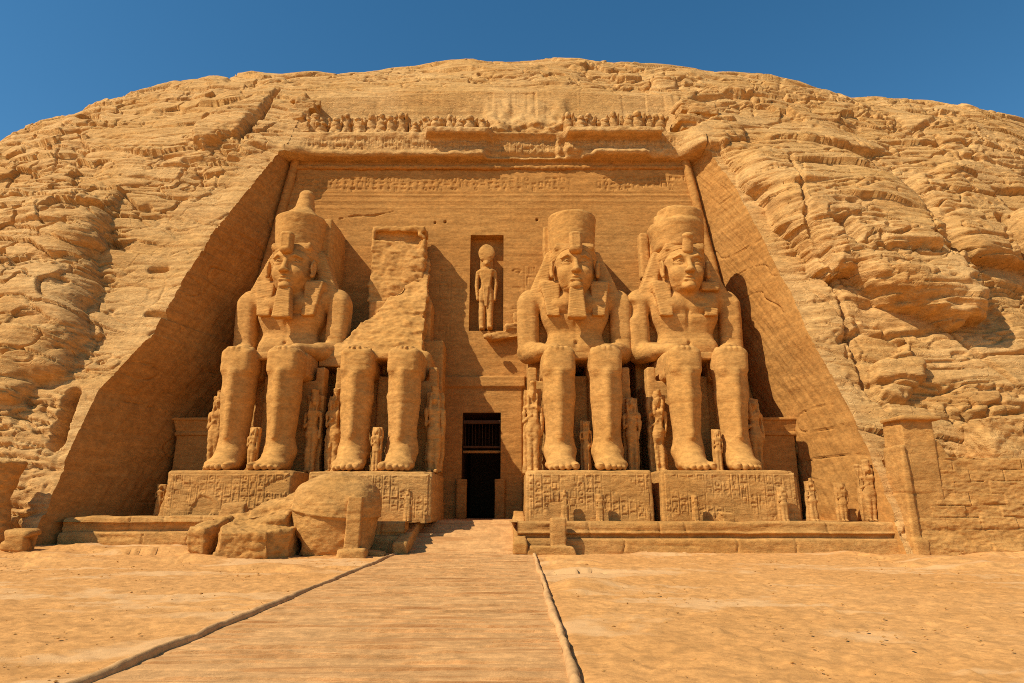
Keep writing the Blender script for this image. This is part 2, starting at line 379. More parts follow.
    for P, wd, am in (([(700, 140), (745, 165), (790, 225), (838, 300), (885, 400), (905, 440), (860, 440), (800, 315), (740, 200)], 1.2, .25),
                  ([(285, 150), (262, 145), (215, 165), (150, 215), (122, 215), (95, 300), (100, 380), (150, 335), (210, 237)], 1.5, .74),
                  ([(60, 150), (140, 105), (230, 88), (330, 78), (480, 72), (640, 76), (690, 100), (480, 100), (300, 105), (255, 150), (180, 165), (110, 185)], 2.5, .38),
                  ([(262, 150), (296, 100), (520, 95), (690, 100), (712, 145), (690, 110), (480, 100), (300, 110)], 0.8, .2)):
        sm = np.maximum(sm, am * sstep(0, wd, seg_dist(X, Z, surfpoly(P))))
    calm0 = 0.25 + 0.75 * sstep(0.0, 2.5, dist)
    D = D * calm0 + Dd * calm * (1 - sm)
    # dressed joints in the left smooth band
    # ---- the big overhanging lobes (authored on the surface)
    lw_ = zs2 / 0.9; wob = 0.55 * fbm(x / 2.2, y / 2.2, z / 2.2, 3) * 1.6 + 0.22 * noise(np.floor(lw_) * 4.3, x / 4, 0 * x + 7) + 0.10 * noise(np.floor(zs2 / .35) * 2.3, x / 2, 0 * x + 17)
    def lobe(P, H, wd, ztop, zbot, pw=1.0, down=0.25):
        S = surfpoly(P); sd = seg_dist(X, Z, S) + wob
        tq = np.clip(sd / wd, 0, 1); h_ = H * np.sqrt(1 - (1 - tq) ** 2) * (0.10 + 0.90 * sstep(ztop, zbot, Z + 0 * X) ** pw)
        return h_, -down * h_
    for args in (([(718, 150), (752, 142), (800, 130), (850, 150), (893, 190), (915, 222), (945, 262), (968, 300), (978, 330), (955, 330), (893, 316), (866, 300), (842, 282), (820, 290), (800, 262), (780, 235), (758, 200), (735, 180)], 3.4, 2.2, 36, 24, 1.3, 0.38),
                 ([(900, 185), (940, 170), (985, 190), (1035, 245), (1030, 272), (960, 270), (945, 255), (925, 222)], 2.2, 1.6, 36, 28, 1.0, 0.34),
                 ([(985, 225), (1060, 215), (1100, 300), (1040, 300), (1010, 262)], 1.3, 1.6, 36, 28, 1.0, 0.12),
                 ([(-60, 205), (40, 197), (100, 186), (124, 192), (116, 215), (100, 262), (92, 322), (60, 372), (20, 398), (-60, 420)], 2.0, 3.4, 31, 23, 1.0, 0.05),
                 ([(205, 120), (262, 95), (275, 98), (250, 130), (238, 140), (205, 150), (195, 148)], 0.8, 0.5, 42, 34, 1.0, 0.1),
                 ([(690, 125), (730, 122), (745, 140), (720, 152), (700, 150)], 0.9, 0.5, 40, 33, 1.0, 0.1),
                 ([(868, 365), (905, 350), (925, 372), (905, 392), (880, 400)], 0.8, 0.4, 20, 12, 1.0, 0.0)):
        a, b = lobe(*args); D = D + a; DZ = DZ + b
    # ---- cavities and fissures
    def groove(P, wd, dep):
        S = surfpoly(P); d_ = seg_dist(X, Z, S, False) + 0.25 * wob * wd; return dep * (1 - sstep(0, wd, d_))
    for P, wd, dep in (([(72, 395), (60, 425), (57, 442)], .62, 2.3), ([(146, 312), (168, 314)], 0.3, 0.6), ([(150, 268), (164, 267)], 0.4, 0.5), ([(185, 160), (237, 160)], 0.45, 0.5),
                       ([(893, 190), (915, 222), (945, 262)], 0.7, 2.0), ([(985, 228), (1010, 262)], 0.6, 1.4), ([(780, 168), (792, 235), (836, 300), (868, 385), (885, 410)], 0.25, 0.5),
                       ([(822, 238), (833, 250)], .7, 1.2), ([(190, 160), (170, 182), (120, 186)], 0.2, 0.3), ([(278, 92), (262, 120), (240, 143)], 0.4, 0.8),
                       ([(205, 125), (225, 112), (252, 110)], 0.5, 0.7), ([(700, 88), (732, 95)], 0.5, 0.6), ([(790, 92), (860, 112), (900, 120)], 0.5, 0.7), ([(60, 150), (48, 180)], 0.2, 0.3), ([(840, 340), (860, 330), (905, 345)], 0.3, 0.5),
                       ([(940, 330), (1000, 380), (1024, 400)], 0.3, 0.5), ([(1000, 130), (940, 120), (905, 135)], 0.5, 0.6)):
        D = D - groove(P, wd, dep)
    fade = sstep(130, 60, np.abs(X)) * 1.0
    D = D * fade + 0; DZ = DZ * fade
    # normal of the swept profile
    dy = np.gradient(ry); dz = np.gradient(rz); ln = np.hypot(dy, dz); ny = -dz / ln; nz_ = dy / ln
    Yd = Y + ny[None, :] * D; Zd = Z + nz_[None, :] * D + DZ
    V = np.stack([X, Yd, Zd], -1)
    keep = np.ones((nu - 1, nv - 1), bool); keep[nL - 1:nL + nM, :itop] = False
    F = gridF(nu, nv, keep)[:, ::-1]
    used = np.zeros(nu * nv, bool); used[F.ravel()] = True; mp = np.cumsum(used) - 1
    Vv = V.reshape(-1, 3)[used]; F = mp[F]
    o = mesh('hill', Vv, F[:, ::-1], M['cliff']); o['kind'] = 'structure'
    return V[nL - 1, :itop + 1], V[nL + nM, :itop + 1], V[nL - 1:nL + nM + 1, itop]
EDGE_L, EDGE_R, EDGE_T = build_cliff()

# ------------------------------------------------------------------ facade
FY0, FY1, FZ0, FZ1 = 49.3, 50.7, 1.0, 31.4
def fy(z): return FY0 + (FY1 - FY0) * (z - FZ0) / (FZ1 - FZ0)
CX = -1.85
def fhalf(z): return 21.9 - (z - 1.0) * (21.9 - 17.3) / 30.0

def glyphs(nx, nz, px, seed, cell=0.9, cols=True, quiet=0.1):
    """height map of incised signs: columns of small marks, px metres per texel; 1 = cut in"""
    rr = random.Random(seed); H = np.zeros((nx, nz), np.float32); g = np.arange(nx)[:, None] * px; k = np.arange(nz)[None, :] * px
    lw = max(0.045, px * 0.8)
    def line(x0, z0, x1, z1, w=lw):
        a0 = max(0, int((min(x0, x1) - 2 * w) / px)); a1 = min(nx, int((max(x0, x1) + 2 * w) / px) + 2); b0 = max(0, int((min(z0, z1) - 2 * w) / px)); b1 = min(nz, int((max(z0, z1) + 2 * w) / px) + 2)
        if a1 <= a0 or b1 <= b0: return
        X = g[a0:a1]; Z = k[:, b0:b1]; ex, ez = x1 - x0, z1 - z0; t = np.clip(((X - x0) * ex + (Z - z0) * ez) / (ex * ex + ez * ez + 1e-9), 0, 1)
        d = np.hypot(X - x0 - ex * t, Z - z0 - ez * t); H[a0:a1, b0:b1] = np.maximum(H[a0:a1, b0:b1], 1 - sstep(w * 0.5, w * 1.3, d))
    def ring(x, z, r, r2=None, full=False):
        r2 = r2 or r; a0 = max(0, int((x - r - .2) / px)); a1 = min(nx, int((x + r + .2) / px) + 2); b0 = max(0, int((z - r2 - .2) / px)); b1 = min(nz, int((z + r2 + .2) / px) + 2)
        if a1 <= a0 or b1 <= b0: return
        q = np.hypot((g[a0:a1] - x) / r, (k[:, b0:b1] - z) / r2); d = (q - 1) * min(r, r2); d = d if full else np.abs(d)
        H[a0:a1, b0:b1] = np.maximum(H[a0:a1, b0:b1], 1 - sstep(lw * 0.5, lw * 1.3, d))
    W, T = nx * px, nz * px; n = max(1, round(W / cell)); cw = W / n
    for i in range(n):
        x0 = i * cw
        if cols and i: line(x0, 0.1, x0, T - 0.1, lw * 0.8)
        z = T - 0.15
        while z > 0.35:
            s = cw * rr.uniform(0.5, 0.75); cx = x0 + cw / 2; cz = z - s / 2; h = s * 0.45
            if rr.random() > quiet:
                t = rr.choice((1, 2, 3, 4, 4, 5, 5, 6, 7, 7, 8, 1, 2, 0))
                if t == 0: ring(cx, cz, h * 0.8)
                elif t == 1:
                    for q in range(4): line(cx - h + q * h / 2, cz + (h * .2 if q % 2 else -h * .2), cx - h + (q + 1) * h / 2, cz + (-h * .2 if q % 2 else h * .2))
                elif t == 2: line(cx - h, cz - h, cx - h, cz + h); line(cx - h, cz + h, cx + h, cz + h); line(cx + h, cz + h, cx + h, cz - h)
                elif t == 3: ring(cx, cz, h * 1.0, h * 0.45); line(cx + h, cz, cx + h * 0.4, cz - h)
                elif t == 4: ring(cx, cz + h * 0.3, h * 0.75, h * 0.4, True); line(cx - h * .3, cz, cx - h * .5, cz - h); line(cx + h * .1, cz, cx + h * .1, cz - h); ring(cx + h * .6, cz + h * .8, h * .22, None, True)
                elif t == 5: line(cx - h * .6, cz - h, cx - h * .6, cz + h); line(cx, cz - h, cx, cz + h); line(cx + h * .6, cz - h, cx + h * .6, cz + h)
                elif t == 6: line(cx - h, cz - h * .4, cx + h, cz - h * .4); line(cx - h * .9, cz - h * .4, cx - h * .3, cz + h * .7); line(cx + h * .9, cz - h * .4, cx + h * .3, cz + h * .7)
                elif t == 7: line(cx - h, cz, cx + h, cz); line(cx - h, cz + h * .5, cx + h, cz + h * .5); line(cx, cz - h, cx, cz)
                else: line(cx, cz - h, cx, cz + h * .3); ring(cx, cz + h * .6, h * .35); line(cx - h * .6, cz, cx + h * .6, cz)
            z -= s + cw * 0.12
    return H
def sample(H, u, v):
    """bilinear look-up, u v in 0..1"""
    a = np.clip(u, 0, 1) * (H.shape[0] - 1.001); b = np.clip(v, 0, 1) * (H.shape[1] - 1.001); i = a.astype(int); j = b.astype(int); fa = a - i; fb = b - j
    return (H[i, j] * (1 - fa) + H[i + 1, j] * fa) * (1 - fb) + (H[i, j + 1] * (1 - fa) + H[i + 1, j + 1] * fa) * fb

facade = thing('temple_facade', 'smooth sandstone temple facade cut back into the hillside behind the seated giants', 'temple facade', (CX, 49.3, 0))
def child(name, V, F, m, smooth=True, par=None):
    p = par or facade; V = np.array(V, float) - np.array(p.location); return mesh(name, V, F, m, smooth, p)
DOOR = (-3.75, -0.85, 9.4); NICHE = (-3.45, -0.7, 16.0, 24.4)
DX0, DX1, DZ1 = DOOR
def xcols(a, b, stops, n):
    c = sorted([a, *stops, b]); out = []
    for p, q in zip(c[:-1], c[1:]): out.append(np.linspace(p, q, max(2, int(round(n * (q - p) / (b - a))) + 1))[:-1])
    return np.concatenate(out + [[b]])
def back_wall():
    us = xcols(-1, 1, [], 560)
    zs = xcols(FZ0, FZ1, [DZ1, NICHE[2], NICHE[3]], 430)
    # columns stay vertical in the middle and splay towards the edges; snap to door and niche
    xc = xcols(-21.9, 21.9, [DX0 - CX, DX1 - CX, NICHE[0] - CX, NICHE[1] - CX], 600)
    X = xc[:, None] * (1 - (np.abs(xc[:, None]) / 21.9) ** 2 * (1 - fhalf(zs)[None, :] / 21.9)) + CX
    Z = np.broadcast_to(zs[None, :], X.shape).copy(); x, z = X.astype(np.float32), Z.astype(np.float32)
    d = 0.10 * fbm(x / 6, 0 * x, z / 5, 3) + 0.022 * fbm(x / 1.2, 0 * x + 3, z / 0.35, 3)
    s = noise(x * 0.12, 0 * x + 5, z * 3.2); d -= 0.02 * sstep(0.3, 0.7, s)
    # mouldings: the cut band under the cornice and its fillets
    for zz, a, w in ((26.9, 0.06, 0.07), (27.2, -0.05, 0.05), (27.55, 0.07, 0.07), (28.1, 0.08, 0.08), (28.3, -0.06, 0.05), (23.4, -0.03, 0.06), (9.95, 0, 0.1)):
        d += .5 * a * np.exp(-((z - zz + 0.02 * noise(x, z, x * 0)) / w) ** 2)
    g = glyphs(970, 42, 0.035, 3, 0.62, False, 0.05); gz = (z - 28.5) / 1.5
    d -= 0.08 * sample(g, (X - CX + 17) / 34, gz) * ((gz > 0) & (gz < 1)) * sstep(-0.5, 0.1, fbm(x / 3, 0 * x, z, 2))
    # worn reliefs beside the niche and over the left pillar
    for x0, x1, z0, z1, sd_, ce in ((-0.2, 2.2, 15.8, 21.6, 8, 1.2), (-6.2, -3.8, 15.5, 21.8, 9, 1.1)):
        g = glyphs(int((x1 - x0) / 0.05), int((z1 - z0) / 0.05), 0.05, sd_, ce, True, 0.1); m = (X > x0) & (X < x1) & (Z > z0) & (Z < z1)
        d -= 0.08 * sample(g, (X - x0) / (x1 - x0), (Z - z0) / (z1 - z0)) * m * sstep(-0.4, 0.2, noise(x, 0 * x, z))
    # lintel and jambs round the door
    dl = sstep(0.05, 0, np.maximum(np.abs(X - (DX0 + DX1) / 2) - 3.0, Z - 10.4)); d += 0.0 * dl
    d += 0.45 * sstep(3.35, 3.3, np.abs(X - (DX0 + DX1) / 2)) * sstep(11.35, 11.4, Z) * sstep(12.3, 12.2, Z)
    d += 0.25 * sstep(3.1, 3.05, np.abs(X - (DX0 + DX1) / 2)) * sstep(11.4, 11.35, Z)
    # beam holes and a long crack
    for hx, hz in ((-6.45, 25.55), (-5.6, 25.6), (2.1, 25.8)): d -= 0.5 * (np.hypot(X - hx, Z - hz) < 0.10)
    c = seg_dist(X, Z, [(-14.5, 25.9), (-13.2, 26.2), (-11.6, 26.2), (-10, 26.6)], False); d -= 0.18 * (1 - sstep(0, 0.08, c + 0.05 * noise(x * 2, 0 * x, z * 2)))
    V = np.stack([X, fy(Z) - d, Z], -1)
    xm = (X[:-1, :-1] + X[1:, 1:]) / 2; zm = (Z[:-1, :-1] + Z[1:, 1:]) / 2
    hole = ((xm > DX0) & (xm < DX1) & (zm < DZ1)) | ((xm > NICHE[0]) & (xm < NICHE[1]) & (zm > NICHE[2]) & (zm < NICHE[3]))
    child('wall', V.reshape(-1, 3), gridF(*X.shape, ~hole), M['wall'])
def quadbox(lo, hi, skip=()):
    """box faces as small grids are unneeded: plain inner faces for recesses, facing inwards"""
    x0, y0, z0 = lo; x1, y1, z1 = hi; V = [(x0, y0, z0), (x1, y0, z0), (x1, y1, z0), (x0, y1, z0), (x0, y0, z1), (x1, y0, z1), (x1, y1, z1), (x0, y1, z1)]
    F = {'bottom': (0, 1, 2, 3), 'top': (4, 7, 6, 5), 'back': (3, 2, 6, 7), 'left': (0, 3, 7, 4), 'right': (2, 1, 5, 6), 'front': (1, 0, 4, 5)}
    return np.array(V, float), np.array([f for k, f in F.items() if k not in skip])
back_wall()
def embrasure(E, side):
    E = E[(E[:, 2] > -0.6) & (E[:, 2] < 31.9)]; n = len(E); m = 110; t = np.linspace(0, 1, m)[:, None] ** 0.9
    fx = CX + side * fhalf(np.clip(E[:, 2], 0, 31.4)); fyy = fy(np.clip(E[:, 2], 0, 31.4)) + 0.25
    X = E[None, :, 0] * (1 - t) + fx[None, :] * t; Y = E[None, :, 1] * (1 - t) + fyy[None, :] * t; Z = E[None, :, 2] * np.ones_like(t)
    x, y, z = X.astype(np.float32), Y.astype(np.float32), Z.astype(np.float32)
    w = np.sin(np.clip(t, 0, 1) * pi) ** 0.35
    u = (y * 0.9 - z * 0.62) if side > 0 else (y * 0.9 - z * 0.55); v = y * 0.6 + z * 0.8
    d = 0.22 * fbm(y / 5, z / 5, 0 * x + side, 3) + 0.03 * fbm(u / 0.35, v / 3.5, 0 * x + 2, 3) + 0.02 * noise(u / 0.14, v / 2.2, 0 * x + 8) + 0.07 * fbm(y / .8, z / .5, 0 * x, 3)
    c = np.abs(noise(y / 6, z / 1.6 + side * 4, 0 * x)); d = d - 0.16 * (1 - sstep(0, 0.03, c)) * sstep(0, .4, noise(y / 3, z / 3, 0 * x + 44))
    X = X - side * d * w
    V = np.stack([X, Y, Z], -1).reshape(-1, 3); F = gridF(m, n); F = F[:, ::-1] if side > 0 else F
    child('embrasure_wall', V, F, M['wall'])
embrasure(EDGE_L, -1); embrasure(EDGE_R, 1)
def cornice():
    P = [(50.9, 31.25), (50.6, 31.32), (49.85, 31.42), (49.68, 31.6), (49.72, 31.85), (49.82, 32.1), (49.84, 32.5), (49.84, 32.9), (49.84, 33.15), (49.78, 33.3), (49.78, 33.6), (49.9, 33.78), (50.6, 33.84), (51.5, 34.0), (52.1, 34.3), (52.5, 35.0), (52.8, 36.3), (53.0, 37.3), (53.05, 37.85)]
    P = np.array(P); s = np.concatenate([[0], np.cumsum(np.hypot(*np.diff(P, axis=0).T))]); q = np.linspace(0, s[-1], 96)
    py, pz = np.interp(q, s, P[:, 0]), np.interp(q, s, P[:, 1])
    Xe = EDGE_T[:, 0]; Xc = np.interp(np.linspace(0, 1, 520), np.linspace(0, 1, len(Xe)), Xe)
    X = np.repeat(Xc[:, None], 96, 1); Y = np.repeat(py[None], 520, 0); Z = np.repeat(pz[None], 520, 0)
    x, y, z = X.astype(np.float32), Y.astype(np.float32), Z.astype(np.float32)
    def win(a, b, w=0.5): return sstep(a - w, a, Xc + 0.5 * noise(Xc * 1.3, 0, 5)) * sstep(b + w, b, Xc + 0.5 * noise(Xc * 1.3, 0, 8))
    low = 1.0 - 0.62 * win(-1.8, 6.2) - 0.3 * win(11.8, 18) + 0.45 * win(6.6, 11.2) * 1
    top = 0.0 + 1.0 * win(-7.2, -2.2) + 1.2 * win(4.6, 12.6) - 0.1 * win(-1.6, 4.0)
    wl_ = sstep(32.2, 31.6, z) * sstep(31.2, 31.45, z); wt = sstep(33.0, 33.25, z) * sstep(51.2, 49.9, y)
    out = (low[:, None] - 1) * wl_ * 0.8 + top[:, None] * wt * 0.75
    out = out - 0.55 * win(-1.6, 4.0)[:, None] * sstep(31.4, 31.8, z) * sstep(33.8, 33.2, z)
    dd = 0.16 * fbm(x / 1.6, y, z / 0.8, 4) + 0.08 * noise(x / 0.4, y, z / 0.3)
    g = glyphs(1060, 34, 0.035, 12, 0.6, True, 0.1); gz = (z - 32.0) / 1.2
    dd = dd - 0.09 * sample(g, (X + 20) / 37, gz) * ((gz > 0) & (gz < 1))
    Y = Y - (out + dd) * sstep(50.85, 50.5, y)
    for E, xe in ((EDGE_L, Xc[0]), (EDGE_R, Xc[-1])):
        we = sstep(2.0, 0.0, np.abs(Xc - xe) + .25 * noise(Xc, 0, 3))[:, None] * (Z > 31.3); we[np.abs(Xc - xe) < .02] = 1; q = E[:, 2] > 28
        Y = Y * (1 - we) + we * np.interp(Z, E[q, 2], E[q, 1])
    Y = Y - (Z > 34.25) * (.8 * win(-1.4, 4.2, 1.2)[:, None] * (1 + .8 * fbm(x / 1.1, z / .7, 0 * x + 5, 3)) + .3 * fbm(x / 1.3, z / .8, 0 * x, 4)) * sstep(37.85, 37.3, Z)
    Y[:, 0] = 50.9
    wq = np.clip((Z - 35.9) / (37.85 - 35.9), 0, 1); Z = Z + wq * (np.interp(Xc, Xe, EDGE_T[:, 2]) - 37.85)[:, None]; Y = Y * (1 - wq) + wq * np.interp(Xc, Xe, EDGE_T[:, 1])[:, None]
    X[0] -= .07; X[-1] += .07
    W = np.stack([X, Y, Z], -1); VV = [W.reshape(-1, 3)]; FF = [gridF(520, 96)]; n = 520 * 96
    for col, E in ((W[0], EDGE_L), (W[-1], EDGE_R)):      # close the ends against the rock
        E = E[E[:, 2] > 30.9]; def_ = lambda P: np.stack([np.interp(np.linspace(0, 1, 80), np.linspace(0, 1, len(P)), P[:, i]) for i in range(3)], 1)
        A, B = def_(col), def_(E); VV.append(np.concatenate([A, B])); i = np.arange(79)
        FF.append(np.stack([n + i, n + i + 1, n + 81 + i, n + 80 + i], 1)); n += 160
    child('cornice', np.concatenate(VV), np.concatenate(FF), M['cliff'])
cornice()
for lo_, hi_ in (((-20.5, 53.4, 30.5), (17.0, 54.2, 37.0)), ((-20.6, 50.9, 30.6), (-18.7, 52.6, 34.6)), ((15.0, 50.9, 30.6), (17.2, 52.6, 34.6))):
    V_, F_ = quadbox(lo_, hi_); child('cornice_backing', V_, F_[:, ::-1], M['cliff'], False)
for sd_, cx_, cz_, sw_ in ((3, 16.35, 34.6, 1.5), (9, -19.0, 35.6, 1.0)):
    S = Solid((-3.4, -2.2, -3.2), (3.4, 3.4, 4.2), .08); rq = random.Random(sd_)
    for q in range(9):
        S.add(rbox((rq.uniform(-.5, .5) * sw_, .9 + .22 * q - .6 + rq.uniform(-.2, .25), -2.0 + .62 * q), (rq.uniform(.8, 1.25) * sw_, 1.0, .33), .13, rot=(rq.uniform(-.05, .05), rq.uniform(-.12, .12), rq.uniform(-.25, .25))), .04)
    stone('rock_ledge', S, M['cliff'], facade, .22, .08, .06, sd_, loc=(cx_ - CX, (50.1 if sd_ == 3 else 50.9) - 49.3, cz_))
def tube(name, P, r, mat, par, seed=0, seg=20, wob=0.04, off=None):
    P = np.array(P, float); s = np.concatenate([[0], np.cumsum(np.linalg.norm(np.diff(P, axis=0), axis=1))]); n = max(2, int(s[-1] / (r * 0.35))); q = np.linspace(0, s[-1], n)
    C = np.stack([np.interp(q, s, P[:, i]) for i in range(3)], 1); T = np.gradient(C, axis=0); T /= np.linalg.norm(T, axis=1, keepdims=True)
    U = np.cross(T, np.where(np.abs(T[:, 2:3]) > .9, [[0, 1, 0]], [[0, 0, 1]])); U /= np.linalg.norm(U, axis=1, keepdims=True); W = np.cross(T, U)
    a = np.linspace(0, 2 * pi, seg, endpoint=False); D = U[:, None] * np.cos(a)[None, :, None] + W[:, None] * np.sin(a)[None, :, None]
    V = C[:, None] + D * r; nz_ = fbm(V[..., 0] * 1.4 + seed, V[..., 1] * 1.4, V[..., 2] * 1.4, 3) * wob + 0.4 * wob * noise(V[..., 0] * 6, V[..., 1] * 6, V[..., 2] * 6)
    V = V + D * nz_[..., None]; i = np.arange(n * seg).reshape(n, seg); j = np.roll(i, -1, 1)
    F = np.stack([i[:-1], i[1:], j[1:], j[:-1]], -1).reshape(-1, 4)
    V = V.reshape(-1, 3) - (np.array(par.location) if par else 0)
    return mesh(name, V, F[:, ::-1], mat, True, par)
for s_ in (-1, 1):
    tube('torus_moulding', [(CX + s_ * (fhalf(z) - 0.45), fy(z) - 0.12, z) for z in (1.2, 8, 16, 24, 31.3)], 0.36, M['wall'], facade, s_, wob=0.07)
tube('torus_moulding', [(CX - 17, 50.6, 30.75), (-3, 50.6, 30.75), (3, 50.65, 30.72), (CX + 17, 50.6, 30.75)], 0.2, M['wall'], facade, 5, wob=0.12)
# baboon frieze
def baboon(seed):
    r = random.Random(seed); S = Solid((-0.6, -0.5, -0.1), (0.6, 0.7, 2.3), 0.05)
    a = r.uniform(-.05, .05)
    S.add(ell((0, 0.1, 0.62), (0.42, 0.42, 0.62))).add(ell((a, 0.0, 1.2), (0.36, 0.36, 0.42)), 0.2).add(ell((a, -0.12, 1.68), (0.27, 0.28, 0.27)), 0.1).add(ell((a, -0.36, 1.6), (0.13, 0.2, 0.12)), 0.06)
    for s in (-1, 1):
        S.add(cap((s * .36, -.02, 1.3), (s * .46, -.25, r.uniform(1.4, 1.75)), .13, .10), .06); S.add(cap((s * .2, -.1, .5), (s * .28, -.38, .1), .2, .15), .08)
    S.add(rbox((0, .35, .9), (.5, .3, .95), .1), .1)
    V, F = S.net(); return rough(V, F, 0.17, 0.08, 0.0, seed * 3), F
bab = [baboon(i) for i in range(8)]
bmesh_cache = []
for i, (V, F) in enumerate(bab):
    o = mesh('baboon_carving', V, F, M['cliff'], True, facade); bmesh_cache.append(o)
k = 0; rb = random.Random(5)
for a, b, n in ((-17.6, -2.6, 16), (5.0, 13.2, 9)):
    for i in range(n):
        x = a + (b - a) * i / (n - 1) + rb.uniform(-.15, .15)
        if k < 8: o = bmesh_cache[k]
        else:
            o = bmesh_cache[(k * 5 + 1) % 8].copy(); COL.objects.link(o); o.parent = facade
        o.location = (x - CX, 51.15 - 49.3 + rb.uniform(-.1, .15), 33.85); o.rotation_euler = (0, 0, rb.uniform(-.5, .5)); o.scale = (rb.uniform(.95, 1.3), 1.2, rb.uniform(1.0, 1.35) * (rb.random() > .12 or .6)); k += 1
# niche: lining, god with sun disc
V, F = quadbox((NICHE[0], 48.9, NICHE[2]), (NICHE[1], 51.3, NICHE[3]), ('front',)); V[:, 1] = np.where(V[:, 1] < 49, [fy(v) + 0.02 for v in V[:, 2]], 51.4)
child('niche_lining', V, F, M['wall'], False)
S = Solid((-1.3, -1.3, -0.2), (1.3, 1.2, 8.2), 0.055)
for s in (-1, 1):
    S.add(cap((s * .38, -.1 - .15 * s, .2), (s * .36, .1, 3.4), .26, .38), .05); S.add(rbox((s * .38, -.35 - .15 * s, .12), (.22, .5, .14), .08), .08)
    S.add(cap((s * .82, .05, 5.1), (s * .92, .0, 3.9), .2, .17), .06).add(cap((s * .92, 0, 3.9), (s * .8, -.1, 2.7), .17, .14), .06)
S.add(rbox((0, 0, 3.2), (.58, .36, .75), .2, taper=(-.12, 0)), .1).add(rbox((0, 0, 4.5), (.55, .38, .85), .2, taper=(.18, 0)), .15).add(ell((0, 0, 5.2), (.85, .38, .32)), .1)
S.add(cap((0, 0, 5.2), (0, -.02, 5.75), .3, .26), .08).add(ell((0, -.08, 5.85), (.33, .38, .36)), .05).add(cap((0, -.3, 5.85), (0, -.52, 5.7), .16, .06), .05).add(rbox((0, .15, 5.6), (.45, .2, .55), .12, taper=(-.15, 0)), .06)
S.add(cyl((0, 0, 0), .86, .86, .01)) if False else None
S.add(ell((0, 0.1, 6.9), (.80, .22, .84))).cut(ell((0, -.3, 6.9), (.6, .16, .63)), .04).add(rbox((0, .4, 6.6), (.3, .3, .8), .1), .05)
S.add(rbox((0, -.38, 2.9), (.2, .1, .9), .05, taper=(.08, 0)), .05).add(rbox((0, .7, 3.5), (.6, .5, 3.2), .1), .1)
stone('niche_figure', S, M['statue'], facade, .05, .03, .02, 3, loc=(-2.1 - CX, 1.05, 16.1)).scale = (.86, 1, .97)
S = Solid((-4.2, -1.8, -0.5), (3, 1.6, 2.4), 0.08)
S.add(rbox((.6, .7, .1), (1.5, .7, .3), .12, rot=(0, -.1, 0))).add(rbox((1.5, .6, .75), (1.0, .65, .3), .15, rot=(0, -.1, .1)), .2).add(rbox((1.7, .8, 1.5), (.5, .5, .5), .15), .2).add(rbox((-.8, -.5, -.2), (.3, .2, .15), .1), .1)
stone('broken_ledge', S, M['statue'], facade, .2, .08, .06, 4, loc=(-1.1 - CX, -.1, 15.4))
# doorway
def partbox(name, lo, hi, mat, par, r=0.04, h=0.08, amp=0.02):
    lo = np.array(lo, float); hi = np.array(hi, float); S = Solid(lo - .2, hi + .2, h); S.add(rbox((lo + hi) / 2, (hi - lo) / 2, r)); V, F = S.net(); V = rough(V, F, amp, amp * .6, 0)
    return mesh(name, V - np.array(par.location), F, mat, True, par)
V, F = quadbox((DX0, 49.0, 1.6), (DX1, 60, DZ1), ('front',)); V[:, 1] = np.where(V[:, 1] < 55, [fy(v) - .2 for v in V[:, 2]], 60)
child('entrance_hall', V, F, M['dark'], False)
for s in (0, 1):
    x0 = DX0 if s == 0 else DX1 - .42
    partbox('door_jamb', (x0 - (0.0 if s else .35), 48.75, 1.6), (x0 + (.42 if s == 0 else .75), 49.45, 4.4), M['wall'], facade, .06)
partbox('door_beam', (DX0, 49.6, 8.55), (DX1, 49.8, 8.85), M['wood'], facade, .03, .05, .005)
partbox('door_beam', (DX0, 49.6, 6.72), (DX1, 49.8, 6.9), M['wood'], facade, .03, .05, .005)
partbox('door_beam', (DX0, 49.6, 6.35), (DX1, 49.85, 6.55), M['wall'], facade, .03, .05, .005)
for i in range(11):
    x = DX0 + .15 + i * .26
    partbox('door_bar', (x, 50.3, 6.9), (x + .04, 50.34, 8.7), M['wood'], facade, .01, .03, .0)

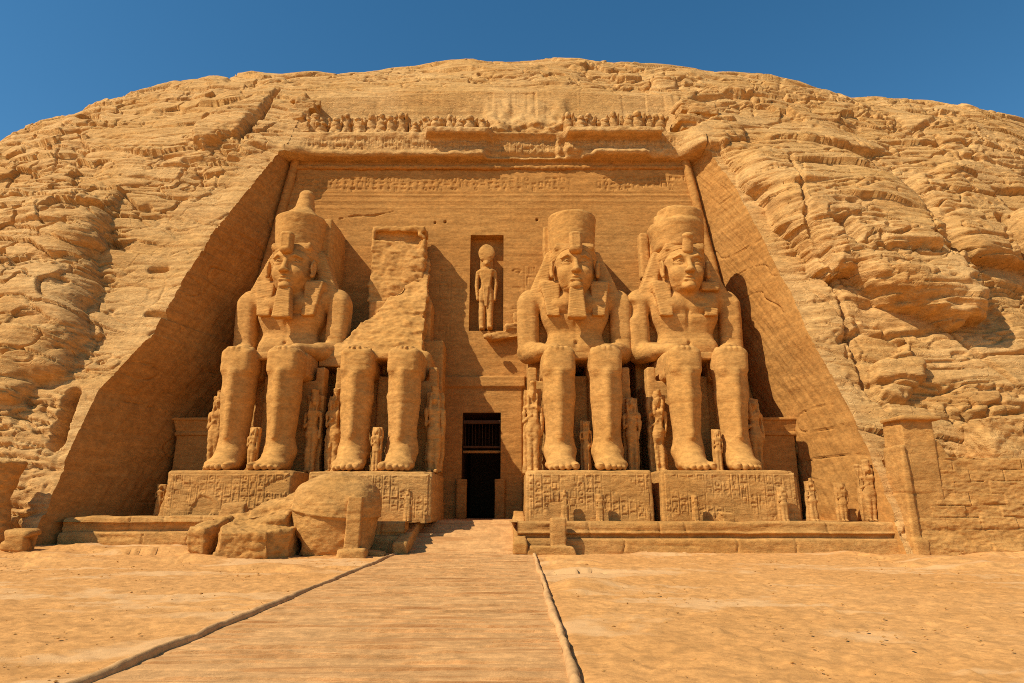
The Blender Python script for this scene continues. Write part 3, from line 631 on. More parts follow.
# ------------------------------------------------------------------ ground
def axis(lo, a, b, hi, st, n1=30):
    far1 = a - (a - lo) * np.linspace(1, 0, n1)[:-1] ** 2.5; far2 = b + (hi - b) * np.linspace(0, 1, n1)[1:] ** 2.5
    return np.concatenate([far1, np.arange(a, b, st), far2])
def ground_z(X, Y):
    return 0.42 * sstep(-8, -22, X) * sstep(28, 37, Y) + 0.10 * sstep(14, 24, X) * sstep(30, 37, Y)
PXL, PXR = lambda Y: -6.02 + 0 * Y, lambda Y: 0.78 + 0.010 * Y
def build_ground():
    xs = axis(-3000, -34, 34, 3000, 0.095); ny_ = 9.2 * (1.0055 ** np.arange(0, 268)); ys = np.concatenate([9.2 - 3000 * np.linspace(1, 0, 20)[:-1] ** 2.5, ny_, 9.2 * 1.0055 ** 267 + 3000 * np.linspace(0, 1, 30)[1:] ** 2.5])
    # rows get finer towards the camera by themselves
    X, Y = np.meshgrid(xs, ys, indexing='ij'); x, y = X.astype(np.float32), Y.astype(np.float32); o = 0 * x
    z = 0.10 * fbm(x / 7, y / 7, o, 3) + 0.022 * fbm(x / 1.1, y / 1.1, o, 3)
    rock = sstep(-0.05, 0.22, fbm(x / 9 + 2, y / 7, o + 5, 3) + 0.30 * sstep(24, 31, y) + 0.12 * sstep(-8, -12, x) * sstep(15, 19, y) - 0.12)
    w = (0.35 * x * 0.25 + y) / 1.1 + 1.4 * fbm(x / 5, y / 5, o + 1, 3); li = np.floor(w); f = w - li
    led = noise(li * 3.3, x / 2.5 + li, o) ; z += rock * (0.27 * led - 0.16 * (1 - sstep(0, .12, f)) * sstep(0, .4, noise(x / 1.5, y / 1.5, o + 3)) + 0.05 * fbm(x / .45, y / .45, o + 7, 3) - .12 * (1 - sstep(0, .13, np.abs(noise(x / 2.4 + .2 * noise(x / .5, y / .5, o), y / .8, o + 21)))) * sstep(-.1, .3, noise(x / 3, y / 3, o + 31)))
    e, idv = vorF2(x / 1.1 + .4 * noise(x, y, o), y / .8, 9); z += rock * 0.03 * idv * sstep(.1, .4, noise(x / 4, y / 4, o + 12))
    foot = noise(x / .28, y / .28, o + 4); z += (1 - rock) * 0.03 * foot + (1 - rock) * .02 * noise(x / .1, y / .1, o + 6)
    p = noise(x / .22, y / .22, o + 14) * sstep(0.1, 0.5, noise(x / 3, y / 3, o + 15)); z += 0.03 * sstep(0.62, 0.8, p)
    onp = sstep(0.25, 0.05, np.maximum(PXL(Y) - X, X - PXR(Y))) * sstep(37.5, 37.2, Y); z = z * (1 - onp) * sstep(0.0, .9, np.maximum(np.maximum(PXL(Y) - X, X - PXR(Y)), 0.3 * onp + .2 )) - 0.05 * onp
    far = sstep(60, 34, np.abs(X)) ; z = z * (0.2 + 0.8 * far) + ground_z(X, Y)
    o_ = mesh('ground', np.stack([X, Y, z], -1).reshape(-1, 3), gridF(*X.shape), M['sand']); o_['kind'] = 'structure'
build_ground()
def build_path():
    # cross planks, each with its own height, as one sheet with real gaps pressed in
    ys = []; y = 2.0; r = random.Random(3); hs = []; pid = []
    while y < 37.1:
        w = r.uniform(.16, .62); h = r.uniform(.015, .045)
        ys += [y, y + .012, y + .06, y + w * .5, y + w - .03]; hs += [-.02, h, h, h * .45, -.02]; pid += [len(ys)] * 5; y += w
    ys = np.array([-60, 1.9] + ys + [37.15]); hs = np.array([0, 0] + hs + [0.]); pid = np.array([0, 0] + pid + [1.]); u = np.linspace(0, 1, 150)[:, None]
    X = (PXL(ys)[None] + .04) * (1 - u) + (PXR(ys)[None] - .04) * u; Y = np.repeat(ys[None], 150, 0)
    msk = sstep(-.35, .25, noise(X / 1.1, pid[None] * 1.37 + 0 * X, 0 * X + 2))
    eg = sstep(0, .05, u) * sstep(1, .93, u); Z = 0.04 + hs[None] * (.12 + .88 * msk) * eg + 0.02 * noise(X / 2, Y / 3, 0 * X) + 0.007 * noise(X / .6, pid[None] + 0 * X, 0 * X) + .006 * noise(X / .15, Y / .06, 0 * X)
    Y = Y + .03 * noise(X / 1.4, pid[None] * .7 + 0 * X, 0 * X + 6)
    o = mesh('path', np.stack([X, Y, Z], -1).reshape(-1, 3), gridF(*X.shape), M['plank'], False); o['kind'] = 'structure'
build_path()
def kerb(fx_, lbl):
    ys = np.linspace(-20, 37.3, 900); n = 9; a = np.linspace(-.3, pi + .3, n); jw = 0.05 * fbm(ys / 1.2, ys * 0, ys * 0 + fx_(0.), 3)
    hh = .075 + .03 * fbm(ys / .7, 0 * ys, 0 * ys + 9, 3); ww = .085 + .03 * fbm(ys / .9, 0 * ys, 0 * ys + 3, 2)
    X = (fx_(ys) + jw)[:, None] + np.cos(a)[None] * ww[:, None]; Z = np.maximum(0.02 + np.sin(a)[None] * (hh + .045)[:, None], -.1); Y = np.repeat(ys[:, None], n, 1)
    X += .012 * noise(X * 5, Y * 7, Z * 5)
    V = np.stack([X, Y, Z], -1).reshape(-1, 3); o = mesh('path_kerb', V, gridF(900, n), M['kerb']); tag(o, lbl, 'kerb', 'rounded kerbs edging the path')
kerb(lambda y: PXL(y) - 0.02, 'low rounded kerb along the left edge of the path towards the fallen blocks')
kerb(lambda y: PXR(y) + 0.02, 'low rounded kerb along the right edge of the path, in front of the right terrace')

# ------------------------------------------------------------------ terrace and ramp
TZ = 1.66
def sheet(name, x0, x1, y0, y1, z, mat, st=0.15, amp=.02, kind='structure'):
    xs = np.arange(x0, x1 + st, st); ys = np.arange(y0, y1 + st, st); X, Y = np.meshgrid(xs, ys, indexing='ij')
    Z = z + amp * fbm(X / 2, Y / 2, 0 * X, 3) + amp * .4 * noise(X / .3, Y / .3, 0 * X)
    o = mesh(name, np.stack([X, Y, Z], -1).reshape(-1, 3), gridF(*X.shape), mat); o['kind'] = kind; return o
sheet('terrace_floor', -25.5, -5.55, 37.6, 49.6, TZ - .06, M['block']); sheet('terrace_floor', -0.15, 21.6, 37.6, 49.6, TZ - .06, M['block'])
def ramp():
    st = 0.08; ys = np.arange(36.6, 49.9, st); xs = np.linspace(0, 1, 90)[:, None]
    w0 = np.interp(ys, [36.6, 43, 50], [-6.1, -5.5, -5.5]); w1 = np.interp(ys, [36.6, 43, 50], [0.75, 0.0, 0.0])
    t = np.clip((ys - 36.9) / 6.3, 0, 1) * 9; stz = (np.floor(t) + sstep(0.0, .22, t % 1)) / 9 * (TZ - .1) + .055
    X = w0[None] * (1 - xs) + w1[None] * xs; Y = np.repeat(ys[None], 90, 0); Z = stz[None] + .035 * fbm(X / 1.5, Y / .5, 0 * X, 3) - .03 * (noise(X / 2, np.floor(t)[None] + 0 * X, 0 * X) > .3)
    Z[:, 0] = -.1
    o = mesh('entrance_ramp', np.stack([X, Y, Z], -1).reshape(-1, 3), gridF(*X.shape), M['plank']); o['kind'] = 'structure'
ramp()
def coursed(name, par, x0, x1, y, z0, ztop, prof, mat, seed, joints, rag=0.0, dropf=None):
    """a dressed wall face with courses, made as a swept profile (depth, height 0..1)"""
    P = np.array(prof, float); s = np.concatenate([[0], np.cumsum(np.hypot(*np.diff(P, axis=0).T))]); q = np.linspace(0, s[-1], 70)
    py, pz = np.interp(q, s, P[:, 0]), np.interp(q, s, P[:, 1]); n = int((x1 - x0) / .07); xs = np.linspace(x0, x1, n)
    X = np.repeat(xs[:, None], 70, 1); top = (ztop + rag * np.minimum(0, fbm(xs / 2.2 + seed, xs * 0, xs * 0, 3) + .05) * 2)[:, None]; Z = z0 + pz[None] * (top - z0); Y = y + np.repeat(py[None], n, 0)
    x, yy, z = X + seed, Y, Z; d = .05 * fbm(x / 1.5, yy, z / .7, 3) + .03 * fbm(x / .3, yy / .3, z / .2, 3)
    for k_, (jx, a, b) in enumerate(joints): d -= .09 * np.exp(-((X - jx - .1 * noise(Z * 2, k_ + seed, 0)) / .05) ** 2) * ((pz[None] >= a) & (pz[None] <= b))
    d -= .06 * sstep(.35, .7, noise(x * .3, 0 * x, z * 5)); Y = Y - d * (py[None] < 1.0)
    X[0] = x0; V = np.stack([X, Y, Z], -1)
    ends = []
    i = np.arange(n * 70).reshape(n, 70); F = gridF(n, 70)
    V = V.reshape(-1, 3); extra = []
    for e, row in ((0, i[0]), (1, i[-1])):   # close the ends back to the terrace
        b0 = len(V) + sum(len(a) for a in extra); bk = V[row].copy(); bk[:, 1] = y + P[-1, 0]; extra.append(bk); nb = np.arange(b0, b0 + 70)
        f = np.stack([row[:-1], row[1:], nb[1:], nb[:-1]], 1); F = np.concatenate([F, f if e == 1 else f[:, ::-1]])
    V = np.concatenate([V, *extra])
    return mesh(name, V - np.array(par.location), F[:, ::-1] if False else F, mat, True, par)
tw = thing('terrace_wall', 'long coursed terrace wall right of the ramp, with a groove along its face and small statues on top', 'terrace wall', (10, 36.6, 0), group='low walls in front of the pedestals')
prof = [(-.02, -.1), (.0, 0.0), (.03, .42), (.10, .46), (.36, .47), (.38, .56), (.30, .60), (.16, .61), (.14, .66), (.24, .68), (.24, .95), (.32, 1.0), (1.6, 1.0)]
coursed('wall_face', tw, 0.3, 21.0, 36.6, 0, TZ, prof, M['block'], 1, [(4.2, .5, 1), (8.1, .5, 1), (9.5, .5, 1), (12.1, .0, .5), (17.2, .5, 1), (6.0, 0, .45), (15.3, 0, .45)], .05)
tw2 = thing('terrace_wall', 'ruined low terrace wall left of the fallen blocks, its far end in the shadow of the cliff', 'terrace wall', (-18, 37.4, 0), group='low walls in front of the pedestals')
prof2 = [(-.02, -.1), (.0, 0.0), (.03, .50), (.10, .54), (.30, .55), (.33, .60), (.28, .66), (.30, .95), (.42, 1.0), (1.6, 1.0)]
coursed('wall_face', tw2, -25.2, -14.0, 37.6, .1, 1.95, prof2, M['block'], 22, [(-21.5, .5, 1), (-19.6, .5, 1), (-20.6, 0, .5), (-17.4, .5, 1), (-18.0, 0, .5)], .22)
tw3 = thing('terrace_wall', 'short two-course terrace wall between the rounded fallen torso and the ramp', 'terrace wall', (-8, 36.8, 0), group='low walls in front of the pedestals')
coursed('wall_face', tw3, -14.1, -5.9, 36.9, 0, TZ, prof2, M['block'], 33, [(-7.2, .5, 1), (-9.5, 0, .5)], .04)

def solid_thing(name, label, cat, loc, S, mat, seed, group=None, amp=.06, fine=.03, strata=.03, rz=0):
    o = stone(name, S, mat, None, amp, fine, strata, seed); o.location = loc; o.rotation_euler = (0, 0, rz); return tag(o, label, cat, group)
# wing walls of the ramp
S = Solid((-1, -2.2, -.3), (1, 6.6, 2.2), .06); S.add(rbox((0, 2.0, .35), (.34, 4.1, 1.0), .12, rot=(.20, 0, 0))).cut(rbox((0, 3, -1.0), (2, 8, .98), .01))
solid_thing('ramp_wing_wall', 'sloping stone parapet on the left side of the ramp', 'parapet', (-5.85, 37.6, .08), S, M['block'], 3, 'parapets beside the ramp', .14)
S = Solid((-1, -2.2, -.3), (1, 6.6, 2.2), .06); S.add(rbox((0, 2.0, .35), (.36, 4.1, 1.0), .10, rot=(.20, 0, 0))).cut(rbox((0, 3, -1.0), (2, 8, .98), .01))
solid_thing('ramp_wing_wall', 'sloping stone parapet on the right side of the ramp', 'parapet', (0.42, 37.4, .08), S, M['block'], 8, 'parapets beside the ramp', .12)
# block with a low sill right of the ramp foot
S = Solid((-1.8, -.8, -.2), (1.9, 1.5, 2.3), .05); S.add(rbox((0, .0, .2), (1.25, .42, .24), .08, taper=(-.4, 0))).add(rbox((.42, .5, .9), (.4, .32, .95), .08, rot=(0, 0, .05)), .02)
solid_thing('stone_post_block', 'upright stone block on a low sill against the right terrace wall beside the path', 'stone block', (2.05, 35.75, 0), S, M['block'], 5)

# ------------------------------------------------------------------ right retaining wall
rw = thing('retaining_wall', 'tall coursed sandstone wall with a capped pier at the right edge, below the cliff', 'wall', (28, 35.6, 0))
def retaining():
    x0, x1, nx, nz = 21.45, 62.0, 520, 110; xs = np.concatenate([np.linspace(x0, 36, 380), np.linspace(36, x1, 60)[1:]]); t = np.linspace(0, 1, nz)
    X = np.repeat(xs[:, None], nz, 1); top = 5.02 + .05 * noise(xs, 0, 2); T = t[None]; Z = -.1 + T * (top[:, None] + .1)
    zz = Z + .10 * fbm(X / 4, Z / 4, 0 * X, 2); row = np.floor(zz / .62); fz = zz / .62 - row; cx = (X + (row % 2) * .9 + noise(row * 3.3, 0, 0) * .8) / 1.9; fx_ = cx - np.floor(cx)
    d = .05 * noise(np.floor(cx) * 2.7, row * 5.1, 0 * X) + .09 * fbm(X / 1.3, 0 * X, Z / .5, 4) + .05 * fbm(X / .3, 0 * X, Z / .12, 3)
    mort = np.maximum(1 - sstep(0, .07, fz), .8 * (1 - sstep(0, .025, fx_))); d -= .10 * mort * sstep(-.5, .1, noise(X / 2, row, 0 * X))
    d += .18 * sstep(1.2, 0, Z) * (1 + fbm(X / 1.1, 0 * X, Z, 3))
    Y = 36.0 - d + .04 * Z; V = np.stack([X, Y, Z], -1); V[0, :, 1] = 36.3
    i = np.arange(V.shape[0] * nz).reshape(-1, nz); V2 = V.reshape(-1, 3); cap_ = V[:, -1].copy(); cap_[:, 1] = 41; side = V[0].copy(); side[:, 1] = 41
    n0 = len(V2); ci = np.arange(n0, n0 + len(cap_)); si = np.arange(n0 + len(cap_), n0 + len(cap_) + nz)
    F = np.concatenate([gridF(V.shape[0], nz), np.stack([i[:-1, -1], i[1:, -1], ci[1:], ci[:-1]], 1), np.stack([i[0, 1:], i[0, :-1], si[:-1], si[1:]], 1)])
    mesh('wall_face', np.concatenate([V2, cap_, side]) - np.array(rw.location), F, M['block'], True, rw)
retaining()
S = Solid((-1.3, -1.5, -.3), (3.4, 3, 8), .06); S.add(rbox((.72, 1.30, 3.55), (.88, .95, 3.6), .06)).add(rbox((1.75, 1.3, 5.1), (.6, .85, .9), .08, taper=(-.35, 0), shear=(-.2, 0)), .05).add(rbox((.85, 1.1, 7.2), (1.2, 1.02, .12), .05)).add(rbox((-.3, 1.08, 2.75), (.2, .9, 3.0), .08, taper=(-.02, 0)), .04)
S.add(rbox((-.1, .55, .3), (.4, .5, .45), .15), .2)
stone('pier', S, M['block'], rw, .07, .03, .06, 7, loc=(21.75 - 28, .15, 0))
for i, (x, w, h) in enumerate(((28.3, 2.1, 1.5), (33.6, 2.0, 1.6))):
    S = Solid((-w - .5, -1.5, -.2), (w + .5, 2, h * 2 + .5), .08); S.add(rbox((0, 0, h / 1.25), (w * .7, 1.1, h / 1.15), .12, rot=(0, 0, .05)))
    S.cut(rbox((w * .7, -1.2, h * 1.4), (w * .3, .6, h * .5), .05, rot=(0, .4, 0)), .05)
    solid_thing('cut_block', ('large squared boulder resting on the wall just right of the pier', 'large squared boulder resting on the wall at the photo\'s right edge')[i], 'boulder', (x, 37.9, 4.9), S, M['cliff'], i + 2, 'squared boulders on the retaining wall', .35, .12, .14)

# ------------------------------------------------------------------ the seated giants
PZ0 = 4.55
JT = (2.2, 4.3, 6.3, 9.6, 11.4, 13.3)
def leg(S, s, q=1.0):
    x = s * 1.53
    S.add(cap((x, .15, 1.3), (x, .1, 4.8), .80, 1.06, (1, 1.1, 1)), .2).add(cap((x, .1, 4.8), (x, .1, 6.9), 1.06, 1.06, (1, 1.1, 1)), .12)
    S.add(rbox((x, .12, 7.05), (1.03, 1.14, .92), .42, taper=(.02, 0)), .3)
    S.add(cap((x, .3, 7.05), (x * 1.02, 4.6, 7.1), .98, 1.12, (1.0, 1, .95)), .1)
    # shin ridge and ankle bones
    S.add(cap((x, -.95, 2.2), (x, -1.04, 6.2), .16, .2), .4)
    for e in (-1, 1): S.add(ell((x + e * .74, .25, 1.35), (.2, .3, .28)), .2)
    # foot: heel, instep, ball, five toes
    S.add(cap((x, .75, .55), (x, -.3, .62), .62, .74, (1.05, 1, .95)), .3).add(cap((x, .1, 1.35), (x, -1.25, .5), .70, .48, (1.12, 1, 1)), .8)
    S.add(ell((x + .05 * s, -1.15, .4), (1.0, .9, .42)), .3)
    for i, (dx, ln, r) in enumerate(((-.78, -2.12, .27), (-.34, -2.2, .22), (.03, -2.12, .2), (.37, -1.98, .185), (.68, -1.78, .17))):
        t = x + s * dx; S.add(cap((t * .985 + x * .015, -1.3, .36), (t, ln, r * .95), .26, r, (1, 1, .95)), .06); S.add(rbox((t, ln - r * .6, r * 1.35), (r * .6, .13, .07), .04), .03)
    S.cut(rbox((x, -.3, -.5), (2, 4, .5), .01))
def hand(S, s, x, y, z):
    """palm down on the thigh, four fingers and thumb lying side by side over the knee"""
    S.add(rbox((x, y + .45, z - .02), (.62, .8, .17), .12), .1)
    for i in range(4):
        fx = x + (-.48 + i * .32); ln = (.5, .6, .57, .45)[i if s < 0 else 3 - i]
        S.add(cap((fx, y - .2, z - .02), (fx, y - .25 - ln * .6, z - .04), .13, .12), .03); S.add(cap((fx, y - .25 - ln * .6, z - .04), (fx, y - .3 - ln, z - .09), .12, .10), .03)
    S.add(cap((x + s * -.5, y + .5, z), (x + s * -.8, y - .2, z - .05), .18, .13), .06)
class Scaled:
    """adds solids enlarged about a pivot and then moved down: used for the head"""
    def __init__(s, S, k=1.11, piv=(0, 4.0, 15.0), dz=-0.72): s.S = S; s.k = k; s.p = np.array(piv, float); s.dz = dz
    def w(s, prim):
        f, lo, hi = prim; k, p, dz = s.k, s.p, s.dz
        g = lambda x, y, z: k * f((x - p[0]) / k + p[0], (y - p[1]) / k + p[1], (z - dz - p[2]) / k + p[2])
        m = lambda v: (np.array(v, float) - p) * k + p + np.array([0, 0, dz])
        return g, m(lo), m(hi)
    def add(s, p, k=0.0): s.S.add(s.w(p), k * s.k); return s
    def cut(s, p, k=0.0): s.S.cut(s.w(p), k * s.k); return s
def face(S0, tx=0.0):
    S = Scaled(S0)
    S.add(cap((0, 4.3, 12.9), (0, 4.0, 14.4), .98, .95), .35)
    S.add(ell((0, 3.75, 15.45), (1.36, 1.5, 1.88))).add(ell((0, 3.15, 14.65), (.86, 1.0, .92)), .4).add(ell((0, 3.2, 16.1), (1.2, 1.05, .8)), .3)
    for s in (-1, 1):
        S.add(ell((s * .6, 2.66, 15.05), (.44, .42, .5)), .3)
        S.cut(ell((s * .56, 2.12, 15.63), (.40, .26, .19)), .16)
        S.add(ell((s * .56, 2.50, 15.60), (.33, .24, .15)), .03)
        S.add(cap((s * .26, 2.32, 15.76), (s * .6, 2.26, 15.80), .045, .05), .03).add(cap((s * .6, 2.26, 15.80), (s * .98, 2.5, 15.66), .05, .04), .03)
        S.add(cap((s * .24, 2.31, 15.46), (s * .6, 2.30, 15.40), .035, .04), .03).add(cap((s * .6, 2.30, 15.40), (s * .95, 2.5, 15.60), .04, .035), .03)
        S.add(cap((s * .2, 2.2, 16.02), (s * .6, 2.16, 16.1), .07, .08), .08).add(cap((s * .6, 2.16, 16.1), (s * 1.02, 2.45, 15.95), .08, .06), .08)
        S.add(ell((s * .2, 2.0, 15.0), (.15, .2, .13)), .05)
        S.add(ell((s * 1.52, 3.1, 15.45), (.17, .32, .62)), .05).cut(ell((s * 1.66, 2.95, 15.5), (.12, .17, .38)), .05).add(ell((s * 1.5, 2.95, 14.95), (.14, .16, .18)), .05)
        S.cut(ell((s * .52, 2.0, 14.55), (.10, .12, .10)), .08)
    S.add(cap((0, 2.22, 15.85), (0, 1.90, 15.08), .13, .2), .12).add(ell((0, 1.86, 15.02), (.19, .2, .15)), .06)
    S.cut(cap((-.3, 2.0, 14.84), (.3, 2.0, 14.84), .04, .04), .05)
    S.add(cap((-.02, 2.08, 14.66), (-.4, 2.24, 14.60), .1, .04, (1, 1, .75)), .04).add(cap((.02, 2.08, 14.66), (.4, 2.24, 14.60), .1, .04, (1, 1, .75)), .04)
    S.add(cap((-.3, 2.18, 14.42), (.3, 2.18, 14.42), .11, .11, (1, 1, .8)), .04)
    S.cut(cap((-.45, 2.1, 14.53), (.45, 2.1, 14.53), .022, .022), .03); S.cut(cap((-.25, 2.12, 14.24), (.25, 2.12, 14.24), .06, .06), .1)
    S.add(ell((0, 2.42, 14.05), (.48, .42, .3)), .15)
def torso(S, arms=(1, 1)):
    S.add(rbox((0, 4.6, 8.4), (2.25, 1.5, 1.2), .7)).add(rbox((0, 4.5, 10.0), (2.0, 1.3, 1.6), .9, taper=(.12, 0)), .7).add(rbox((0, 4.45, 12.0), (2.55, 1.45, 1.35), .9, taper=(.2, 0)), .9)
    for s in (-1, 1):
        S.add(ell((s * 1.15, 3.25, 12.1), (1.15, .55, .62)), .35)
        S.add(cap((s * 1.0, 4.5, 13.35), (s * 3.2, 4.5, 12.85), .65, .82), .7)
        S.add(rbox((s * 2.7, 4.5, 12.8), (1.35, .88, .6), .5, rot=(0, s * .12, 0)), .35)
        S.add(rbox((s * 2.5, 5.6, 10.9), (.9, .9, 2.3), .3), .3)
        S.add(rbox((s * 3.42, 4.35, 10.7), (.79, .9, 2.3), .55, rot=(0, s * .02, 0)), .2)
        S.add(cap((s * 3.40, 4.4, 8.75), (s * 2.7, 2.6, 8.45), .8, .66), .2).add(cap((s * 2.7, 2.6, 8.45), (s * 1.75, .9, 8.25), .66, .48, (1, 1, .8)), .15)
        hand(S, s, s * 1.55, -.05, 8.02)
    S.cut(cap((0, 3.0, 9.0), (0, 3.02, 11.6), .07, .07), .25); S.cut(ell((0, 3.0, 9.25), (.14, .25, .14)), .08)
    S.cut(cap((-1.9, 3.0, 11.45), (0, 2.75, 11.35), .05, .05), .2); S.cut(cap((1.9, 3.0, 11.45), (0, 2.75, 11.35), .05, .05), .2)
def striped(V, F, step=.2, dep=.035, zmax=99):
    N = vnorm(V, F); z = V[:, 2] + .22 * np.abs(V[:, 0]); g = (0.5 + 0.5 * np.cos(z / step * 2 * pi)) ** 3; return V - N * (dep * g * (V[:, 2] < zmax))[:, None]
def nemes(kind, par, seed):
    S0 = Solid((-3.4, .8, 10.2), (3.4, 8.6, 18.2), .07); S = Scaled(S0)
    # cap over the skull, wings flaring behind the ears to the shoulders, lappets down the chest
    S.add(ell((0, 4.15, 16.45), (1.62, 1.75, 1.0))).add(rbox((0, 5.2, 15.5), (2.0, 1.1, 1.95), .4, taper=(-.2, 0)), .3)
    for s in (-1, 1):
        S.add(rbox((s * 2.02, 4.35, 15.3), (.50, .58, 1.8), .2, taper=(-.06, -.02), shear=(-s * .34, .06)), .15)
        S.add(rbox((s * 2.0, 4.3, 14.0), (.72, .6, .5), .3), .3)
    S.add(rbox((0, 3.22, 16.95), (1.34, .5, .24), .16, rot=(-.1, 0, 0)), .35)
    S.cut(ell((0, 1.6, 15.2), (1.38, 2.3, 1.62)), .05); S.cut(ell((0, 3.1, 15.35), (1.40, 1.5, 1.5)), .04)
    for s in (-1, 1): S.cut(ell((s * 1.62, 2.6, 15.35), (.30, .95, .85)), .1)
    S = S0
    for s in (-1, 1):
        S.add(rbox((s * 1.72, 3.05, 12.5), (.58, .24, 1.35), .1, taper=(.08, 0), shear=(s * .08, .14)), .25)
        S.add(rbox((s * 1.75, 3.8, 13.6), (.66, .5, .4), .25), .5)
    if kind == 'worn': S.cut(ell((2.7, 3.8, 17.0), (.9, 1.5, .8)), .3); S.cut(rbox((1.6, 2.9, 12.5), (1.0, .5, .7), .1), .1)
    V, F = S.net(); V = rough(V, F, .06, .03, .015, seed); V = striped(V, F, .2, .03)
    mesh('headcloth', V, F, M['statue'], True, par)
def crown(kind, par, seed):
    S = Solid((-3.2, 1.5, 14.8), (3.4, 8.9, 23.4), .08)
    if kind == 'tall':
        S.add(cyl((0, 4.2, 18.2), 1.66, 1.92, 1.55, .12)).add(cyl((0.0, 4.4, 20.2), 1.8, .75, .55, .15), .25).add(cap((0.05, 4.4, 20.4), (0.15, 4.5, 22.1), .85, .52), .2).add(ell((.15, 4.5, 22.1), (.55, .55, .45)), .1)
        S.add(rbox((.3, 6.6, 17.6), (1.9, 1.9, 2.6), .12)).add(rbox((1.95, 6.2, 17.4), (.36, 1.2, 2.6), .12), .1)
    elif kind == 'flat':
        S.add(cyl((0, 4.2, 18.2), 1.66, 1.85, 1.5, .1)).add(ell((-.05, 4.3, 19.65), (1.55, 1.5, .62)), .15).add(rbox((.35, 4.0, 20.15), (.55, .5, .14), .1), .15)
        S.add(rbox((0, 6.6, 17.4), (1.75, 1.9, 2.0), .12)).add(rbox((-1.85, 5.7, 17.6), (.3, .7, 1.9), .12), .05)
    else:
        S.add(cyl((-.15, 4.2, 17.9), 1.75, 2.15, 1.2, .4)).add(cyl((.1, 4.2, 18.6), 1.8, 1.85, 1.4, .18), .2).add(ell((-.1, 4.3, 20.1), (1.35, 1.3, .55)), .1).add(cyl((-.1, 4.3, 19.9), 1.42, 1.35, .5, .2))
        S.add(rbox((-.1, 6.9, 17.0), (1.8, 1.6, 2.0), .12)).add(rbox((-2.3, 5.8, 17.2), (.38, .5, 1.9), .2), .0)
        S.cut(ell((-2.1, 3.2, 19.9), (1.0, 1.0, .8)), .3)
    V, F = S.net(); V = rough(V, F, .08, .03, .02, seed); V[:, 2] = 16.6 + (V[:, 2] - 16.6) * (.93 if kind == 'tall' else .99) - .35; mesh('crown', V, F, M['statue'], True, par)
def king(x, label, kind, seed, beard=True, rz=0.0):
    t = thing('colossal_statue', label, 'statue', (x, 42.0, PZ0), rz, 'seated giants in front of the facade')
    S = Solid((-4.8, -2.8, -.1), (4.8, 7.0, 17.8), .078)
    torso(S)
    for s in (-1, 1): leg(S, s)
    face(S)
    if kind == 'worn': S.cut(ell((-4.4, 3.3, 11.9), (.9, .8, .9)), .15); S.cut(ell((.9, 2.6, 12.3), (.6, .4, .35)), .2)
    stone('body', S, M['statue'], t, .045, .02, .018, seed, JT)
    nemes(kind, t, seed + 1); crown(kind, t, seed + 2)
    S = Solid((-.8, .8, 16), (.8, 3.2, 18.8), .05)
    if kind == 'worn': S.add(cap((0, 2.15, 16.7), (0, 1.95, 17.75), .42, .36, (1, .8, 1))).add(ell((0, 1.9, 17.85), (.42, .35, .3)), .1).cut(cap((0, 1.5, 16.6), (0, 1.4, 17.6), .1, .1), .05)
    else: S.add(rbox((0, 1.95, 17.25), (.48, .42, .98), .36, taper=(.02, 0))).cut(rbox((0, 1.53, 17.35), (.24, .05, .6), .04), .03)
    V, F = S.net(); V = rough(V, F, .03, .02, 0, seed); V[:, 2] = (V[:, 2] - 17) * .86 + 16.2; V[:, 1] -= .08; mesh('uraeus', V, F, M['statue'], True, t)
    if beard:
        S = Solid((-1, 1.2, 11.2), (1, 3.4, 14.3), .05); S.add(rbox((0, 2.35, 12.85), (.55, .36, 1.1), .12, taper=(-.08, -.03), shear=(0, .06))).add(rbox((0, 2.75, 12.9), (.3, .5, .9), .1), .1)
        V, F = S.net(); V = rough(V, F, .03, .015, 0, seed); V = striped(V, F, .17, .02); V[:, 2] = (V[:, 2] - 14) * 1.08 + 13.22; V[:, 1] -= .1; V[:, 0] *= 1.06; mesh('false_beard', V, F, M['statue'], True, t)
    # kilt
    S = Solid((-3.6, -.9, 5.2), (3.6, 6.6, 8.9), .08)
    for s in (-1, 1): S.add(rbox((s * 1.53, 3.15, 7.08), (1.10, 2.4, 1.0), .42), .1)
    S.add(rbox((0, 2.0, 7.62), (1.2, 1.9, .26), .12), .1).add(rbox((0, 4.3, 8.2), (2.35, 1.2, .5), .4), .3)
    stone('kilt', S, M['statue'], t, .05, .03, .03, seed + 4)
    throne(t, seed)
    return t
def throne(t, seed):
    S = Solid((-4.2, 1.2, -.1), (4.2, 8.4, 13.2), .09)
    S.add(rbox((0, 4.3, 3.1), (3.35, 2.5, 3.15), .12)).add(rbox((0, 6.6, 5), (3.45, 1.2, 5.05), .15)).add(rbox((0, 6.9, 10.5), (2.4, 1.2, 5.6), .15) , .0)
    for s in (-1, 1): S.add(rbox((s * 3.2, 2.3, 3.6), (.3, .5, 3.6), .1)); S.cut(rbox((s * 1.6, 1.3, 3.4), (1.1, .9, 2.7), .08)) if False else None
    S.add(rbox((0, 1.9, 3.3), (.5, .5, 3.2), .12))
    V, F = S.net(); V = rough(V, F, .07, .03, .04, seed + 9)
    mesh('throne', V, F, M['statue'], True, t)
